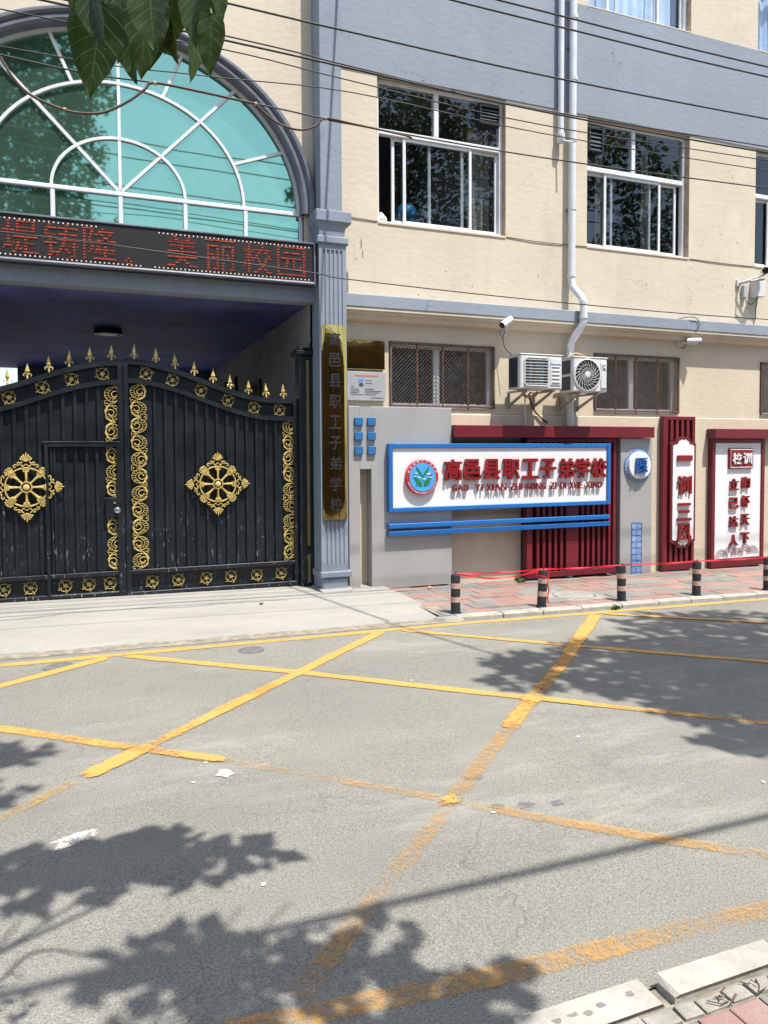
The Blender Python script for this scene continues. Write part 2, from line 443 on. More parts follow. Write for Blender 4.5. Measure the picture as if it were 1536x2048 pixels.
WORLD = {}
def wloc(o):
    v = Vector((0, 0, 0))
    while o: v += o.location; o = o.parent
    return v
def put(name, me, mat, parent=None, loc=None):
    o = bpy.data.objects.new(name, me); C.objects.link(o)
    if mat and not me.materials: me.materials.append(MATS[mat])
    if parent: o.parent = parent
    if loc is not None: o.location = Vector(loc) - (wloc(parent) if parent else Vector((0, 0, 0)))
    return o
def part(name, mb, mat, parent=None, smooth=False, kind=None):
    """mesh given in world coordinates; its object sits at the parent's origin"""
    me = mb.mesh(name, wloc(parent) if parent else (0, 0, 0), smooth)
    o = put(name, me, mat, parent)
    if kind: o['kind'] = kind
    return o
def tag(o, label, cat, group=None):
    o['label'] = label; o['category'] = cat
    if group: o['group'] = group
    return o
def thing(name, label, cat, loc=(0, 0, 0), group=None):
    o = bpy.data.objects.new(name, None); C.objects.link(o); o.location = loc; o.empty_display_size = .1
    return tag(o, label, cat, group)
def structure(name, mb, mat, smooth=False):
    o = part(name, mb, mat, None, smooth); o['kind'] = 'structure'; return o
def smooth_angle(o, a=40):
    for p in o.data.polygons: p.use_smooth = True
    if hasattr(o.data, 'set_sharp_from_angle'): o.data.set_sharp_from_angle(angle=R(a))
    return o
TEXT = {}
def text_mesh(s_, size, extrude=0., offset=0., shear=0., bevel=0., align='CENTER'):
    """one piece of lettering as a mesh, in the xz plane facing -y, centred on the origin"""
    key = (s_, size, extrude, offset, shear, bevel)
    if key in TEXT: return TEXT[key]
    cu = bpy.data.curves.new('lettering', 'FONT'); cu.body = s_; cu.size = size; cu.extrude = extrude; cu.offset = offset
    cu.shear = shear; cu.bevel_depth = bevel; cu.bevel_resolution = 0; cu.resolution_u = 3; cu.align_x = 'CENTER'
    o = bpy.data.objects.new('lettering', cu); C.objects.link(o)
    dg = bpy.context.evaluated_depsgraph_get(); dg.update()
    me = bpy.data.meshes.new_from_object(o.evaluated_get(dg))
    bpy.data.objects.remove(o); bpy.data.curves.remove(cu)
    if len(me.vertices):
        xs = [v.co.x for v in me.vertices]; ys = [v.co.y for v in me.vertices]
        cx, cy = (min(xs) + max(xs)) / 2, (min(ys) + max(ys)) / 2
        for v in me.vertices:
            x, y, z = v.co
            v.co = (x - cx, -z, y - cy)
    me.name = 'letter'; me.materials.clear()
    TEXT[key] = me
    return me
def fit(me, wd, ht):
    """copy of a letter mesh scaled to a width and height"""
    me = me.copy()
    xs = [v.co.x for v in me.vertices]; zs = [v.co.z for v in me.vertices]
    sx, sz = wd / max(1e-6, max(xs) - min(xs)), ht / max(1e-6, max(zs) - min(zs))
    for v in me.vertices: v.co.x *= sx; v.co.z *= sz
    return me
def letter(s_, x, z, y, wd, ht, mat, parent, extrude=.015, offset=.03, name='letter', shear=0., side=None):
    size = ht
    me = fit(text_mesh(s_, size, extrude, offset * size, shear), wd, ht)
    me.materials.append(MATS[mat])
    if side:
        me.materials.append(MATS[side])
        for p in me.polygons:
            if abs(p.normal.y) < .5: p.material_index = 1
    return put(name, me, None, parent, (x, y, z))

# ------------------------------------------------------------------ ground
def road_z(x, y):
    q = min(1, max(0, (y + 7) / 5.0))
    return -.017 * (max(-6, min(16, x)) - 3.54) * q
def walk_z(x): return .05 - .017 * (x - 3.6)

mb = MB(); nx, ny = 64, 20
for j in range(ny + 1):
    y = -7.08 + j * (5.1 / ny)
    for i in range(nx + 1):
        x = -16 + i * .6
        mb.v.append((x, y, road_z(x, y)))
for j in range(ny):
    for i in range(nx):
        a = j * (nx + 1) + i; mb.f.append((a, a + 1, a + nx + 2, a + nx + 1))
road = structure('road', mb, 'asphalt')
ground = structure('ground', MB().quad((-400, -400, -.45), (400, -400, -.45), (400, 400, -.45), (-400, 400, -.45)), 'far_ground')
# the court behind the passage and the verge behind the near pavement
structure('courtyard_floor', MB().box(-12, 2.6, 1.2, 30, -.3, .12), 'concrete')
structure('verge_ground', MB().box(-16, 24, -16, -8.9, -.3, .05), 'far_ground')

def stripe(pts, wd, mat, dz=.004):
    """painted stripe along a ground polyline, finely cut so that it follows the road"""
    v, f, uv = [], [], []
    acc = 0; TOT = sum(math.hypot(b[0] - a[0], b[1] - a[1]) for a, b in zip(pts[:-1], pts[1:]))
    for (ax, ay), (bx, by) in zip(pts[:-1], pts[1:]):
        d = Vector((bx - ax, by - ay)); L = d.length; d.normalize(); q = Vector((-d.y, d.x)) * wd * .45
        n = max(1, int(L / .05))
        for i in range(n + 1):
            x, y = ax + (bx - ax) * i / n, ay + (by - ay) * i / n
            for k in (-1, -.33, .33, 1):
                X, Y = x + q.x * k, y + q.y * k
                v.append((X, Y, road_z(X, Y) + .0028 + dz * .22)); uv.append((min(acc + L * i / n, TOT - acc - L * i / n), .5 + k / 2))
            if i:
                o = len(v) - 8
                for k in range(3): f.append((o + k, o + 4 + k, o + 5 + k, o + 1 + k))
        acc += L
    me = bpy.data.meshes.new('road_marking'); me.from_pydata(v, [], f)
    lay = me.uv_layers.new(name='UVMap')
    for lp in me.loops: lay.data[lp.index].uv = uv[lp.vertex_index]
    o = put('road_marking', me, mat, road); return o
W = .125
stripe([(-6, -2.24), (-.74, -2.24), (1.34, -2.18), (3.5, -2.10), (5.4, -2.12), (14, -2.12)], .125, 'paint_fresh')
stripe([(-2.6, -4.2), (-.68, -2.82), (.12, -2.26)], W, 'paint_fresh', .008)
stripe([(.22, -2.26), (1.53, -3.23), (2.96, -4.44)], W, 'paint_fresh', .012)
stripe([(2.96, -4.44), (3.0, -4.47), (4.13, -5.43), (5.6, -6.8)], .11, 'paint_mid', .012)
stripe([(2.96, -4.43), (3.30, -4.72)], .12, 'paint_fresh', .020)
stripe([(2.66, -2.17), (1.53, -3.23), (.75, -3.94)], .13, 'paint_fresh', .016)
stripe([(1.3, -3.44), (.2, -4.45)], .125, 'paint_mid', .019)
stripe([(.33, -4.33), (-.08, -4.68)], .15, 'paint_fresh', .020)
stripe([(-.08, -4.68), (-.45, -5.03), (-1.8, -6.3)], .11, 'paint_thin', .016)
stripe([(-2.0, -2.5), (-.58, -3.74), (.2, -4.36)], .125, 'paint_mid', .008)
stripe([(.1, -4.28), (.68, -4.73)], .125, 'paint_mid', .024)
stripe([(.42, -4.53), (.70, -4.74)], .085, 'paint_fresh', .028)
stripe([(.55, -4.61), (1.75, -5.70)], .105, 'paint_thin', .012)
stripe([(1.62, -5.59), (2.29, -6.23), (2.76, -6.63), (3.3, -7.02)], .12, 'paint_worn', .012)
stripe([(1.62, -5.66), (1.76, -5.62)], .125, 'paint_fresh', .028)
stripe([(5.24, -2.19), (3.69, -3.76), (2.80, -4.58)], .17, 'paint_mid', .016)
stripe([(3.9, -3.54), (5.22, -2.21)], .165, 'paint_fresh', .020)
stripe([(2.86, -4.5), (3.02, -4.38)], .2, 'paint_fresh', .024)
stripe([(3.0, -4.39), (2.45, -4.92)], .17, 'paint_mid', .020)
stripe([(2.7, -4.67), (1.60, -5.74)], .15, 'paint_worn', .018)
stripe([(1.78, -5.57), (1.13, -6.18), (.55, -6.73)], .15, 'paint_thin', .016)
stripe([(2.85, -2.16), (4.05, -3.19), (5.37, -4.33), (7.5, -6.2)], .11, 'paint_fresh', .012)
stripe([(5.32, -2.18), (6.7, -3.19), (9, -4.9)], .11, 'paint_fresh', .024)
stripe([(-2, -6.66), (.49, -6.76), (1.27, -6.84), (2.43, -6.91), (8, -7.0)], .15, 'paint_worn', .008)
# small blotches of white paint and a pale scuff
def blot(name, x, y, r1, r2, mat, dz, seed, n=13, a0=0., par=None):
    q = random.Random(seed); vs = []
    for k in range(n):
        a = 2 * PI * k / n; r_ = q.uniform(.65, 1.2)
        dx, dy = r1 * r_ * math.cos(a), r2 * r_ * math.sin(a)
        X, Y = x + dx * math.cos(a0) - dy * math.sin(a0), y + dx * math.sin(a0) + dy * math.cos(a0)
        vs.append((X, Y, road_z(X, Y) + dz))
    me = bpy.data.meshes.new(name); me.from_pydata(vs, [], [tuple(range(n))]); me.uv_layers.new(name='UVMap')
    return put(name, me, mat, par or road)
blot('paint_blot', .65, -4.9, .05, .055, 'white_spot', .005, 3)
blot('paint_scuff', -.1, -5.36, .14, .05, 'paint_white', .006, 5, a0=.3)
for k in range(7):
    blot('paint_speck', rnd.uniform(.3, 5), rnd.uniform(-6.3, -3.2), .012, .012, 'white_spot', .005, 20 + k, 7)
for k, (x, y, r_) in enumerate(((1.93, -5.45, .04), (1.88, -5.78, .03), (2.02, -5.82, .035), (2.18, -5.86, .03))):
    blot('oil_spot', x, y, r_ * 1.4, r_, 'iron_cover', .0015, 60 + k, 16)

# manhole covers in the road
def cover(x, y, r_, z, mat, label):
    mb = MB().lathe([(r_ * 1.12, -.02), (r_ * 1.12, .001), (r_ * 1.04, .002), (r_ * 1.04, -.006), (r_, -.006), (r_, .002), (0, .002)], 28, (x, y, z))
    o = part('manhole_cover', mb, mat); tag(o, label, 'manhole cover'); return o
cover(1.29, -2.42, .115, road_z(1.29, -2.45), 'iron_cover', 'small iron cover in the road between yellow lines before the gate centre')
cover(-.30, -2.42, .115, road_z(-.3, -2.42), 'iron_cover', 'small iron cover in the road at the picture left edge')

# driveway slab before the gate
mb = MB(); n = 18
def drive_z(x, y):
    q = (y + 1.86) / 2.1
    return (.15 - .015 * (x - .7)) * q + (road_z(x, -2) + .02) * (1 - q)
xs = [-6 + i * (9.45 / n) for i in range(n + 1)]
def drive_edge(x): return -1.84 + .03 * math.sin(x * 5.1) + .02 * math.sin(x * 13 + 1)
for x in xs:
    for y in (drive_edge(x), -1.2, -.5, .02, .6, 1.2):
        X = x + (.16 * (-y / 1.85) if x > 3 else 0)
        mb.v.append((X, y, drive_z(X, min(y, .24))))
for i in range(n):
    for j in range(5):
        a = i * 6 + j; mb.f.append((a, a + 6, a + 7, a + 1))
o = len(mb.v)
for x in xs:
    X = x + (.16 if x > 3 else 0)
    mb.v.append((X, drive_edge(x) - .04, road_z(X, -1.95) - .02))
for i in range(n): mb.f.append((o + i, o + i + 1, (i + 1) * 6, i * 6))
for j in range(5): # right flank
    a = n * 6 + j; p, q = mb.v[a], mb.v[a + 1]
    k = len(mb.v); mb.v += [(p[0] + .03, p[1], p[2] - .12), (q[0] + .03, q[1], q[2] - .12)]
    mb.f.append((a, a + 1, k + 1, k))
driveway = structure('driveway', mb, 'concrete')
mb = MB().box(-6, 3.4, -2.0, -1.8, -.1, -.012)
# rough apron where slab meets the asphalt
apron = stripe([(-6, -1.98), (-.7, -1.98), (1.4, -1.95), (3.45, -1.93)], .22, 'mortar', .003); apron.name = 'apron_strip'
bk = MB()
for k in range(5):
    q = random.Random(k)
broken = MB(); q = random.Random(3)
pl = [(3.34, -1.9), (3.44, -2.02), (3.60, -2.05), (3.70, -1.99), (3.66, -1.86), (3.5, -1.8)]
vs = [(x, y, road_z(x, y) + .004) for x, y in pl] + [(x * .86 + 3.52 * .14, y * .8 - 1.93 * .2, road_z(x, y) + .045 + q.uniform(-.012, .012)) for x, y in pl]
broken.add(vs, [tuple(range(6, 12))] + [(i, (i + 1) % 6, 6 + (i + 1) % 6, 6 + i) for i in range(6)])
tag(part('broken_concrete', broken, 'concrete'), 'broken lump of concrete at the driveway corner beside the first bollard', 'rubble')

# far pavement: bed, kerb stones, tiles
mb = MB()
for x0, x1 in ((3.45, 7), (7, 11), (11, 16)):
    mb.add([(x0, -1.88, walk_z(x0) - .008), (x1, -1.88, walk_z(x1) - .008), (x1, .0, walk_z(x1) - .008), (x0, .0, walk_z(x0) - .008)], [(0, 1, 2, 3)])
mb.add([(2.7, -.5, walk_z(3.0) - .01), (3.45, -.5, walk_z(3.4) - .01), (3.45, .0, walk_z(3.4) - .01), (2.7, 0, walk_z(3) - .01)], [(0, 1, 2, 3)])
pavement = structure('pavement', mb, 'mortar')
tl = {}
def tile_mesh(sx, sy, key):
    if key not in tl:
        b = .006; g = .003
        x0, x1, y0, y1 = g, sx - g, g, sy - g
        vs = [(x0, y0, -.02), (x1, y0, -.02), (x1, y1, -.02), (x0, y1, -.02), (x0, y0, -b * .5), (x1, y0, -b * .5), (x1, y1, -b * .5), (x0, y1, -b * .5),
              (x0 + b, y0 + b, 0), (x1 - b, y0 + b, 0), (x1 - b, y1 - b, 0), (x0 + b, y1 - b, 0)]
        fs = [(8, 9, 10, 11)]
        for i in range(4):
            j = (i + 1) % 4; fs += [(i, j, 4 + j, 4 + i), (4 + i, 4 + j, 8 + j, 8 + i)]
        me = bpy.data.meshes.new('tile'); me.from_pydata(vs, [], fs); tl[key] = me
    return tl[key]
TS = .247
rows = 7
cnt = 0
for j in range(rows):
    y0 = -1.875 + j * TS
    for i in range(0, 34):
        x0 = 3.5 + i * .33 + (.165 if j % 2 else 0)
        if x0 > 12.5: continue
        if y0 > -.3 and x0 < 5.5 and (i + j) % 5 == 0: continue
        cx, cyy = x0 + .165, y0 + TS / 2
        if (cx - 5.55) ** 2 + (cyy + 1.34) ** 2 < .34 ** 2: continue
        red = ((i // 2 + j) % 2 == 0) if rnd.random() < .8 else rnd.random() < .5
        red = ((i + (j // 1) * 2 + j // 2) % 3 != 0) if rnd.random() < .25 else red
        mt = 'tile_red' if red else 'tile_grey'
        me = tile_mesh(.33, TS, 'f' + mt)
        ob = put('tile', me, mt, pavement, (x0, y0, walk_z(cx) + rnd.uniform(-.003, .004)))
        ob.rotation_euler = (rnd.gauss(0, .006), .017 + rnd.gauss(0, .006), rnd.gauss(0, .004)); cnt += 1
# sidewalk manhole: stone lid in a mortar collar
mb = MB().lathe([(.36, -.012), (.33, .004), (.27, .006), (.265, -.006), (.255, -.006), (.25, .008), (0, .010)], 32, (5.55, -1.34, walk_z(5.55) - .002))
tag(part('manhole_cover', mb, 'stone_cover', None), 'round pale concrete manhole lid in the tiled pavement behind the second bollard', 'manhole cover')
# kerb stones far
def kerb_block(x0, x1, y0, y1, zt0, zt1, drop, q, parent, name='kerb_stone', mat='kerb_stone', b=.015):
    j = lambda s_=.006: q.uniform(-s_, s_)
    x0 += .004; x1 -= .004
    vs = [(x0, y0, zt0 - drop), (x1, y0, zt1 - drop), (x1, y1, zt1 - drop), (x0, y1, zt0 - drop),
          (x0, y0 + j(), zt0 - b + j(.003)), (x1, y0 + j(), zt1 - b + j(.003)), (x1, y1, zt1 - b), (x0, y1, zt0 - b),
          (x0 + b, y0 + b, zt0 + j(.004)), (x1 - b, y0 + b, zt1 + j(.004)), (x1 - b, y1 - b * .5, zt1 + j(.004)), (x0 + b, y1 - b * .5, zt0 + j(.004))]
    fs = [(8, 9, 10, 11)]
    for i in range(4):
        k = (i + 1) % 4; fs += [(i, k, 4 + k, 4 + i), (4 + i, 4 + k, 8 + k, 8 + i)]
    return part(name, MB().add(vs, fs), mat, parent)
kq = random.Random(11)
kerb = structure('kerb', MB().box(3.62, 16, -1.99, -1.885, -.4, -.23), 'mortar')
x = 3.60
while x < 15:
    L = kq.uniform(.5, .62); kerb_block(x, x + L, -2.0 + kq.uniform(-.008, .008), -1.88, walk_z(x) + .002, walk_z(x + L) + .002, .2, kq, kerb); x += L + .004
# near pavement with kerb
near = structure('near_pavement', MB().box(-3, 16, -8.9, -7.185, -.3, .020).box(-3, 16, -7.184, -7.10, -.3, .012), 'mortar')
x = 1.20 - .52 * 6
k = 0
while x < 8:
    L = .51
    hi = x > 1.70
    kerb_block(x, x + L, -7.105 if hi else -7.09, -7.188, .056 if hi else .046, .056 if hi else .042, .2, kq, near, 'kerb_stone', 'kerb_stone', .014)
    x += L + (.004); k += 1
    if abs(x - 1.72) < .1: x = 1.708
# grey patches set in the old kerb
for k, (x, y, r1, r2) in enumerate(((1.36, -7.125, .022, .014), (1.41, -7.14, .018, .012), (1.47, -7.128, .018, .012), (1.585, -7.122, .016, .014), (1.30, -7.13, .016, .016))):
    o = blot('kerb_patch', x, y, r1, r2, 'paver_grey', 0, 80 + k, 9, 0, near)
    for v in o.data.vertices: v.co.z = .0465
x = -1.5
while x < 7:
    L = kq.uniform(.07, .14)
    me = tile_mesh(round(L, 2), .062, 'sett%.2f' % L); ob = put('sett', me, 'sett_stone', near, (x, -7.262 + kq.uniform(-.004, .004), .032 + kq.uniform(-.004, .004)))
    ob.rotation_euler = (kq.gauss(0, .02), kq.gauss(0, .02), kq.gauss(0, .02)); x += L + .004
PW, PL = .128, .26
for j in range(3):
    for i in range(-10, 40):
        x0 = 1.464 + i * PW
        y0 = -7.27 - (j + 1) * PL
        red = (i + 2 * j) % 4 in (2, 3) if j != 1 else (i + 1) % 3 != 0
        if j == 0: red = i in (2, 3, 6, 7, 10, 11, 14, 15, -2, -3)
        mt = 'paver_red' if red else 'paver_grey'
        ob = put('paver', tile_mesh(PW, PL, 'n' + mt), mt, near, (x0, y0, .032 + rnd.uniform(-.002, .002)))
        ob.rotation_euler = (rnd.gauss(0, .004), rnd.gauss(0, .004), 0)

# ------------------------------------------------------------------ school building
WINS = [(3.48, 5.37), (6.72, 8.61), (9.97, 11.86)]
def wall_mesh(x0, x1, z0, z1, holes, y=0., depth=.22):
    """front sheet with rectangular openings and their reveals"""
    mb = MB()
    xs = sorted({x0, x1, *[h[0] for h in holes], *[h[1] for h in holes]}); zs = sorted({z0, z1, *[h[2] for h in holes], *[h[3] for h in holes]})
    for a, b in zip(xs[:-1], xs[1:]):
        for c_, d in zip(zs[:-1], zs[1:]):
            mx, mz = (a + b) / 2, (c_ + d) / 2
            if any(h[0] < mx < h[1] and h[2] < mz < h[3] for h in holes): continue
            mb.quad((a, y, c_), (b, y, c_), (b, y, d), (a, y, d))
    rvs = []
    for a, b, c_, d in holes:
        rv = MB(); rvs.append(rv)
        rv.quad((a, y, c_), (a, y + depth, c_), (a, y + depth, d), (a, y, d)); rv.quad((b, y, c_), (b, y, d), (b, y + depth, d), (b, y + depth, c_))
        rv.quad((a, y, c_), (b, y, c_), (b, y + depth, c_), (a, y + depth, c_)); rv.quad((a, y, d), (a, y + depth, d), (b, y + depth, d), (b, y, d))
    return mb, rvs
sb = thing('school_building', 'long cream plastered school building with grey bands and white framed windows', 'building', (8, 0, 0))
h2 = [(a, b, 4.77, 6.628) for a, b in WINS]
wl, rv = wall_mesh(2.62, 14, 3.5, 6.632, h2)
part('wall', wl, 'cream', sb); [part('window_reveal', r0, 'tan_reveal', sb) for r0 in rv]
gw = [(3.62, 5.20, 2.40, 3.26), (6.85, 8.45, 2.385, 3.25), (10.12, 11.72, 2.37, 3.245)]
wl, rv = wall_mesh(2.62, 14, 2.33, 3.5, gw)
part('wall', wl, 'cream_low', sb); [part('window_reveal', r0, 'tan_reveal', sb) for r0 in rv]
part('dado', MB().bbox(2.62, 14, -.025, .2, -.4, 2.325, .012), 'cream_low', sb)
h3 = [(a, b, 8.165, 10.0) for a, b in WINS]
wl, rv = wall_mesh(2.62, 14, 8.165, 12, h3)
part('wall', wl, 'cream', sb); [part('window_reveal', r0, 'tan_reveal', sb) for r0 in rv]
part('grey_band', MB().bbox(2.62, 14, -.012, .25, 6.630, 8.162, .004), 'grey_blue', sb)
part('ledge', MB().bbox(2.62, 14, -.20, .05, 3.635, 3.795, .008), 'grey_blue', sb)
mb = MB(); prof = [(-.19, 3.633), (-.19, 3.60), (-.165, 3.60), (-.15, 3.565), (-.11, 3.555), (-.09, 3.50), (.02, 3.48), (.02, 3.633)]
mb.add([(2.62, y, z) for y, z in prof] + [(14, y, z) for y, z in prof], [tuple(range(8)), tuple(range(15, 7, -1))] + [(i, (i + 1) % 8, 8 + (i + 1) % 8, 8 + i) for i in range(8)])
part('ledge_moulding', mb, 'cream_low', sb)
# floors, back and side walls so that rooms are rooms
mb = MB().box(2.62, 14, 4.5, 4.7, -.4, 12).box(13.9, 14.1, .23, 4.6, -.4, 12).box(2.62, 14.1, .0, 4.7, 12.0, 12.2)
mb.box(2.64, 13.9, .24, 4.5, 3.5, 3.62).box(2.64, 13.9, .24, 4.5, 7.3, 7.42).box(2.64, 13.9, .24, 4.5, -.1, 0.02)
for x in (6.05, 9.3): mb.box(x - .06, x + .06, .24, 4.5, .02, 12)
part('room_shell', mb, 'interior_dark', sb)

def frame_rect(mb, x0, x1, z0, z1, wd, y0, y1):
    mb.bbox(x0, x0 + wd, y0, y1, z0, z1, .005); mb.bbox(x1 - wd, x1, y0, y1, z0, z1, .005)
    mb.bbox(x0 + wd, x1 - wd, y0 + .001, y1, z0, z0 + wd, .005); mb.bbox(x0 + wd, x1 - wd, y0 + .001, y1, z1 - wd, z1, .005)
def pane(x0, x1, z0, z1, y, par, mat='glass_dark', tilt=0.):
    mb = MB().quad((x0, y, z0), (x1, y, z0), (x1, y, z1), (x0, y, z1))
    return part('pane', mb, mat, par)
def sliding_window(x0, x1, z0, z1, zt, tmul, sashes, gmat='glass_dark', par=sb):
    mb = MB(); y0, y1 = .085, .165
    frame_rect(mb, x0 + .002, x1 - .002, z0 + .002, z1 - .002, .05, y0, y1)
    mb.bbox(x0 + .05, x1 - .05, y0 + .002, y1, zt - .035, zt + .035, .006)
    mb.bbox(tmul - .035, tmul + .035, y0 + .003, y1, zt + .035, z1 - .05, .006)
    wn = part('window', mb, 'white_alu', par)
    pane(x0 + .05, tmul - .035, zt + .035, z1 - .05, y0 + .03, wn, gmat); pane(tmul + .035, x1 - .05, zt + .035, z1 - .05, y0 + .03, wn, gmat)
    for a, b, tr in sashes:
        yy = y0 + (.018 if tr else .052); s_ = MB(); frame_rect(s_, a, b, z0 + .05, zt - .036, .042, yy, yy + .028)
        part('sash', s_, 'white_alu', wn); pane(a + .042, b - .042, z0 + .092, zt - .078, yy + .012, wn, gmat)
    mb = MB().bbox(x0 + .002, x1 - .002, -.012, .086, z0 - .02, z0 + .012, .005)
    part('sill', mb, 'cream', wn)
    return wn
w1 = sliding_window(3.48, 5.37, 4.77, 6.628, 5.97, 4.36, [(3.73, 4.30, 0), (3.88, 4.90, 1), (4.75, 5.318, 0)])
w2 = sliding_window(6.72, 8.61, 4.77, 6.628, 5.93, 7.62, [(6.775, 7.28, 0), (7.10, 8.15, 1), (7.95, 8.48, 0)])
w3 = sliding_window(9.97, 11.86, 4.77, 6.628, 5.93, 10.9, [(10.025, 10.55, 0), (10.35, 11.4, 1), (11.2, 11.805, 0)])
for (a, b), off in zip(WINS, (0, 0, 0)):
    w_ = sliding_window(a, b, 8.165, 10.0, 9.4, (a + b) / 2, [(a + .05, a + .62, 0), (a + .4, a + 1.37, 1), (a + 1.3, b - .05, 0)], 'glass_clear')
    mb = MB(); n = 60
    for i in range(n + 1):
        x = a + .03 + i * (b - a - .06) / n; y = .30 + .02 * math.sin(i * 1.1)
        mb.v += [(x, y, 8.1), (x, y, 10.0)]
    for i in range(n): mb.f.append((2 * i, 2 * i + 2, 2 * i + 3, 2 * i + 1))
    part('curtain', mb, 'curtain_blue', w_, True)
def drape(a, b, z0, z1, y, mat, par, amp=.03, k=26.):
    mb = MB(); n = max(8, int((b - a) * 60))
    for i in range(n + 1):
        x = a + (b - a) * i / n; yy = y + amp * math.sin(x * k * 2) + amp * .4 * math.sin(x * 31)
        mb.v += [(x, yy, z0), (x, yy, z1)]
    for i in range(n): mb.f.append((2 * i, 2 * i + 2, 2 * i + 3, 2 * i + 1))
    return part('curtain', mb, mat, par, True)
drape(4.95, 5.32, 4.7, 6.3, .34, 'curtain_grey', w1)
drape(7.10, 7.22, 4.7, 6.5, .34, 'curtain_grey', w2)
drape(8.0, 8.12, 4.7, 6.5, .34, 'curtain_grey', w2)
def vent(x0, x1, z0, z1, par):
    mb = MB(); frame_rect(mb, x0, x1, z0, z1, .025, .03, .115); v = part('vent_fan', mb, 'black_metal', par)
    mb = MB(); n = 5
    for i in range(n):
        za = z0 + .025 + (z1 - z0 - .05) * i / n; h = (z1 - z0 - .05) / n
        mb.add([(x0 + .025, .045, za), (x1 - .025, .045, za), (x1 - .025, .075, za + h * .95), (x0 + .025, .075, za + h * .95)], [(0, 1, 2, 3)])
    me = mb.mesh('louvre', wloc(par)); put('louvre', me, 'coil_dark', par)
MATS['deep_blue_keep'] = MATS['deep_blue']
vent(4.99, 5.30, 6.27, 6.53, w1); vent(6.78, 7.03, 6.16, 6.50, w2)

def ground_window(x0, x1, z0, z1, mull, bars):
    mb = MB(); frame_rect(mb, x0 + .003, x1 - .003, z0 + .003, z1 - .003, .06, .10, .17)
    mb.bbox(mull - .045, mull + .045, .102, .168, z0 + .06, z1 - .06)
    wn = part('window', mb, 'white_alu', sb)
    pane(x0 + .06, mull - .045, z0 + .06, z1 - .06, .13, wn); pane(mull + .045, x1 - .06, z0 + .06, z1 - .06, .135, wn)
    part('blind', MB().box(x0 + .05, x1 - .05, .30, .31, z0 + .02, z1), 'coil_teal', wn)
    mb = MB(); frame_rect(mb, x0 + .01, x1 - .01, z0 + .008, z1 - .008, .028, -.03, .005)
    part('grille_frame', mb, 'brown_frame', wn)
    for b in bars: part('bar', MB().tube([(b, -.012, z0 - .01), (b, -.012, z1 - .01)], .013, 8), 'rust', wn)
    mb = MB(); st = .052; X0, X1, Z0, Z1 = x0 + .03, x1 - .03, z0 + .03, z1 - .03; wdt = .0022
    for sgn in (1, -1):
        c0 = X0 - (Z1 - Z0)
        while c0 < X1 + (Z1 - Z0):
            pts = []
            for zz in (Z0, Z1):
                pts.append((c0 + (zz - Z0) if sgn > 0 else c0 - (zz - Z0) + 0, zz))
            (ax, az), (bx, bz) = pts
            # clip to the frame in x
            def clip(ax, az, bx, bz):
                t0, t1 = 0., 1.; dx = bx - ax
                for lo in (0, 1):
                    if abs(dx) < 1e-9: continue
                    ta, tb = (X0 - ax) / dx, (X1 - ax) / dx
                    t0, t1 = max(t0, min(ta, tb)), min(t1, max(ta, tb))
                return (t0, t1)
            t0, t1 = clip(ax, az, bx, bz)
            if t1 - t0 > .02:
                p = (ax + (bx - ax) * t0, az + (bz - az) * t0); q = (ax + (bx - ax) * t1, az + (bz - az) * t1)
                mb.add([(p[0] - wdt, -.022, p[1]), (p[0] + wdt, -.022, p[1]), (q[0] + wdt, -.022, q[1]), (q[0] - wdt, -.022, q[1]),
                        (p[0], -.028, p[1]), (q[0], -.028, q[1])], [(0, 4, 5, 3), (4, 1, 2, 5)])
            c0 += st
    o = part('wire_mesh', mb, 'mesh_wire', wn); o['kind'] = 'stuff'
ground_window(*gw[0], 4.36, (4.02, 4.40, 4.78)); ground_window(*gw[1], 7.62, (7.24, 7.62, 8.02)); ground_window(*gw[2], 10.9, (10.5, 10.9, 11.3))

# ------------------------------------------------------------------ gatehouse with arch
AX, AZ = .36, 4.78
gh = thing('gatehouse', 'cream gatehouse with a teal fan window over the dark vehicle passage', 'building', (.36, 0, 0))
def ell(a, b, n=56, t0=0., t1=PI): return [(AX + a * math.cos(t0 + (t1 - t0) * i / n), AZ + b * math.sin(t0 + (t1 - t0) * i / n)) for i in range(n + 1)]
N = 56
inn = ell(2.14, 1.84, N)
mb = MB()   # wall sheet round the arch opening
for i in range(N):
    (xa, za), (xb, zb) = inn[i], inn[i + 1]
    mb.quad((xa, 0, za), (xb, 0, zb), (xb, 0, 9.0), (xa, 0, 9.0))
mb.quad((AX + 2.14, 0, 3.85), (2.64, 0, 3.85), (2.64, 0, 9.0), (AX + 2.14, 0, 9.0))
mb.quad((-6, 0, 3.85), (AX - 2.14, 0, 3.85), (AX - 2.14, 0, 9.0), (-6, 0, 9.0))
mb.quad((-6, 0, -.2), (AX - 2.4, 0, -.2), (AX - 2.4, 0, 3.85), (-6, 0, 3.85))
mb.v = [(a, .015, c_) for a, b, c_ in mb.v]
part('wall', mb, 'cream', gh)
mb = MB()   # arch moulding: profile swept on ellipses
prof = [(2.10, 1.80, .10), (2.10, 1.80, -.06), (2.13, 1.83, -.085), (2.17, 1.865, -.085), (2.18, 1.875, -.065), (2.22, 1.91, -.11), (2.25, 1.935, -.11), (2.265, 1.95, -.075), (2.285, 1.965, -.07), (2.285, 1.965, .02)]
rings = [[(x, y, z) for x, z in ell(a, b, N, -.02, PI + .02)] for a, b, y in prof]
k = len(prof)
for i in range(N + 1):
    for p in rings: mb.v.append(p[i])
for i in range(N):
    for j in range(k - 1): mb.f.append((i * k + j, (i + 1) * k + j, (i + 1) * k + j + 1, i * k + j + 1))
smooth_angle(part('arch_moulding', mb, 'arch_grey', gh), 35)
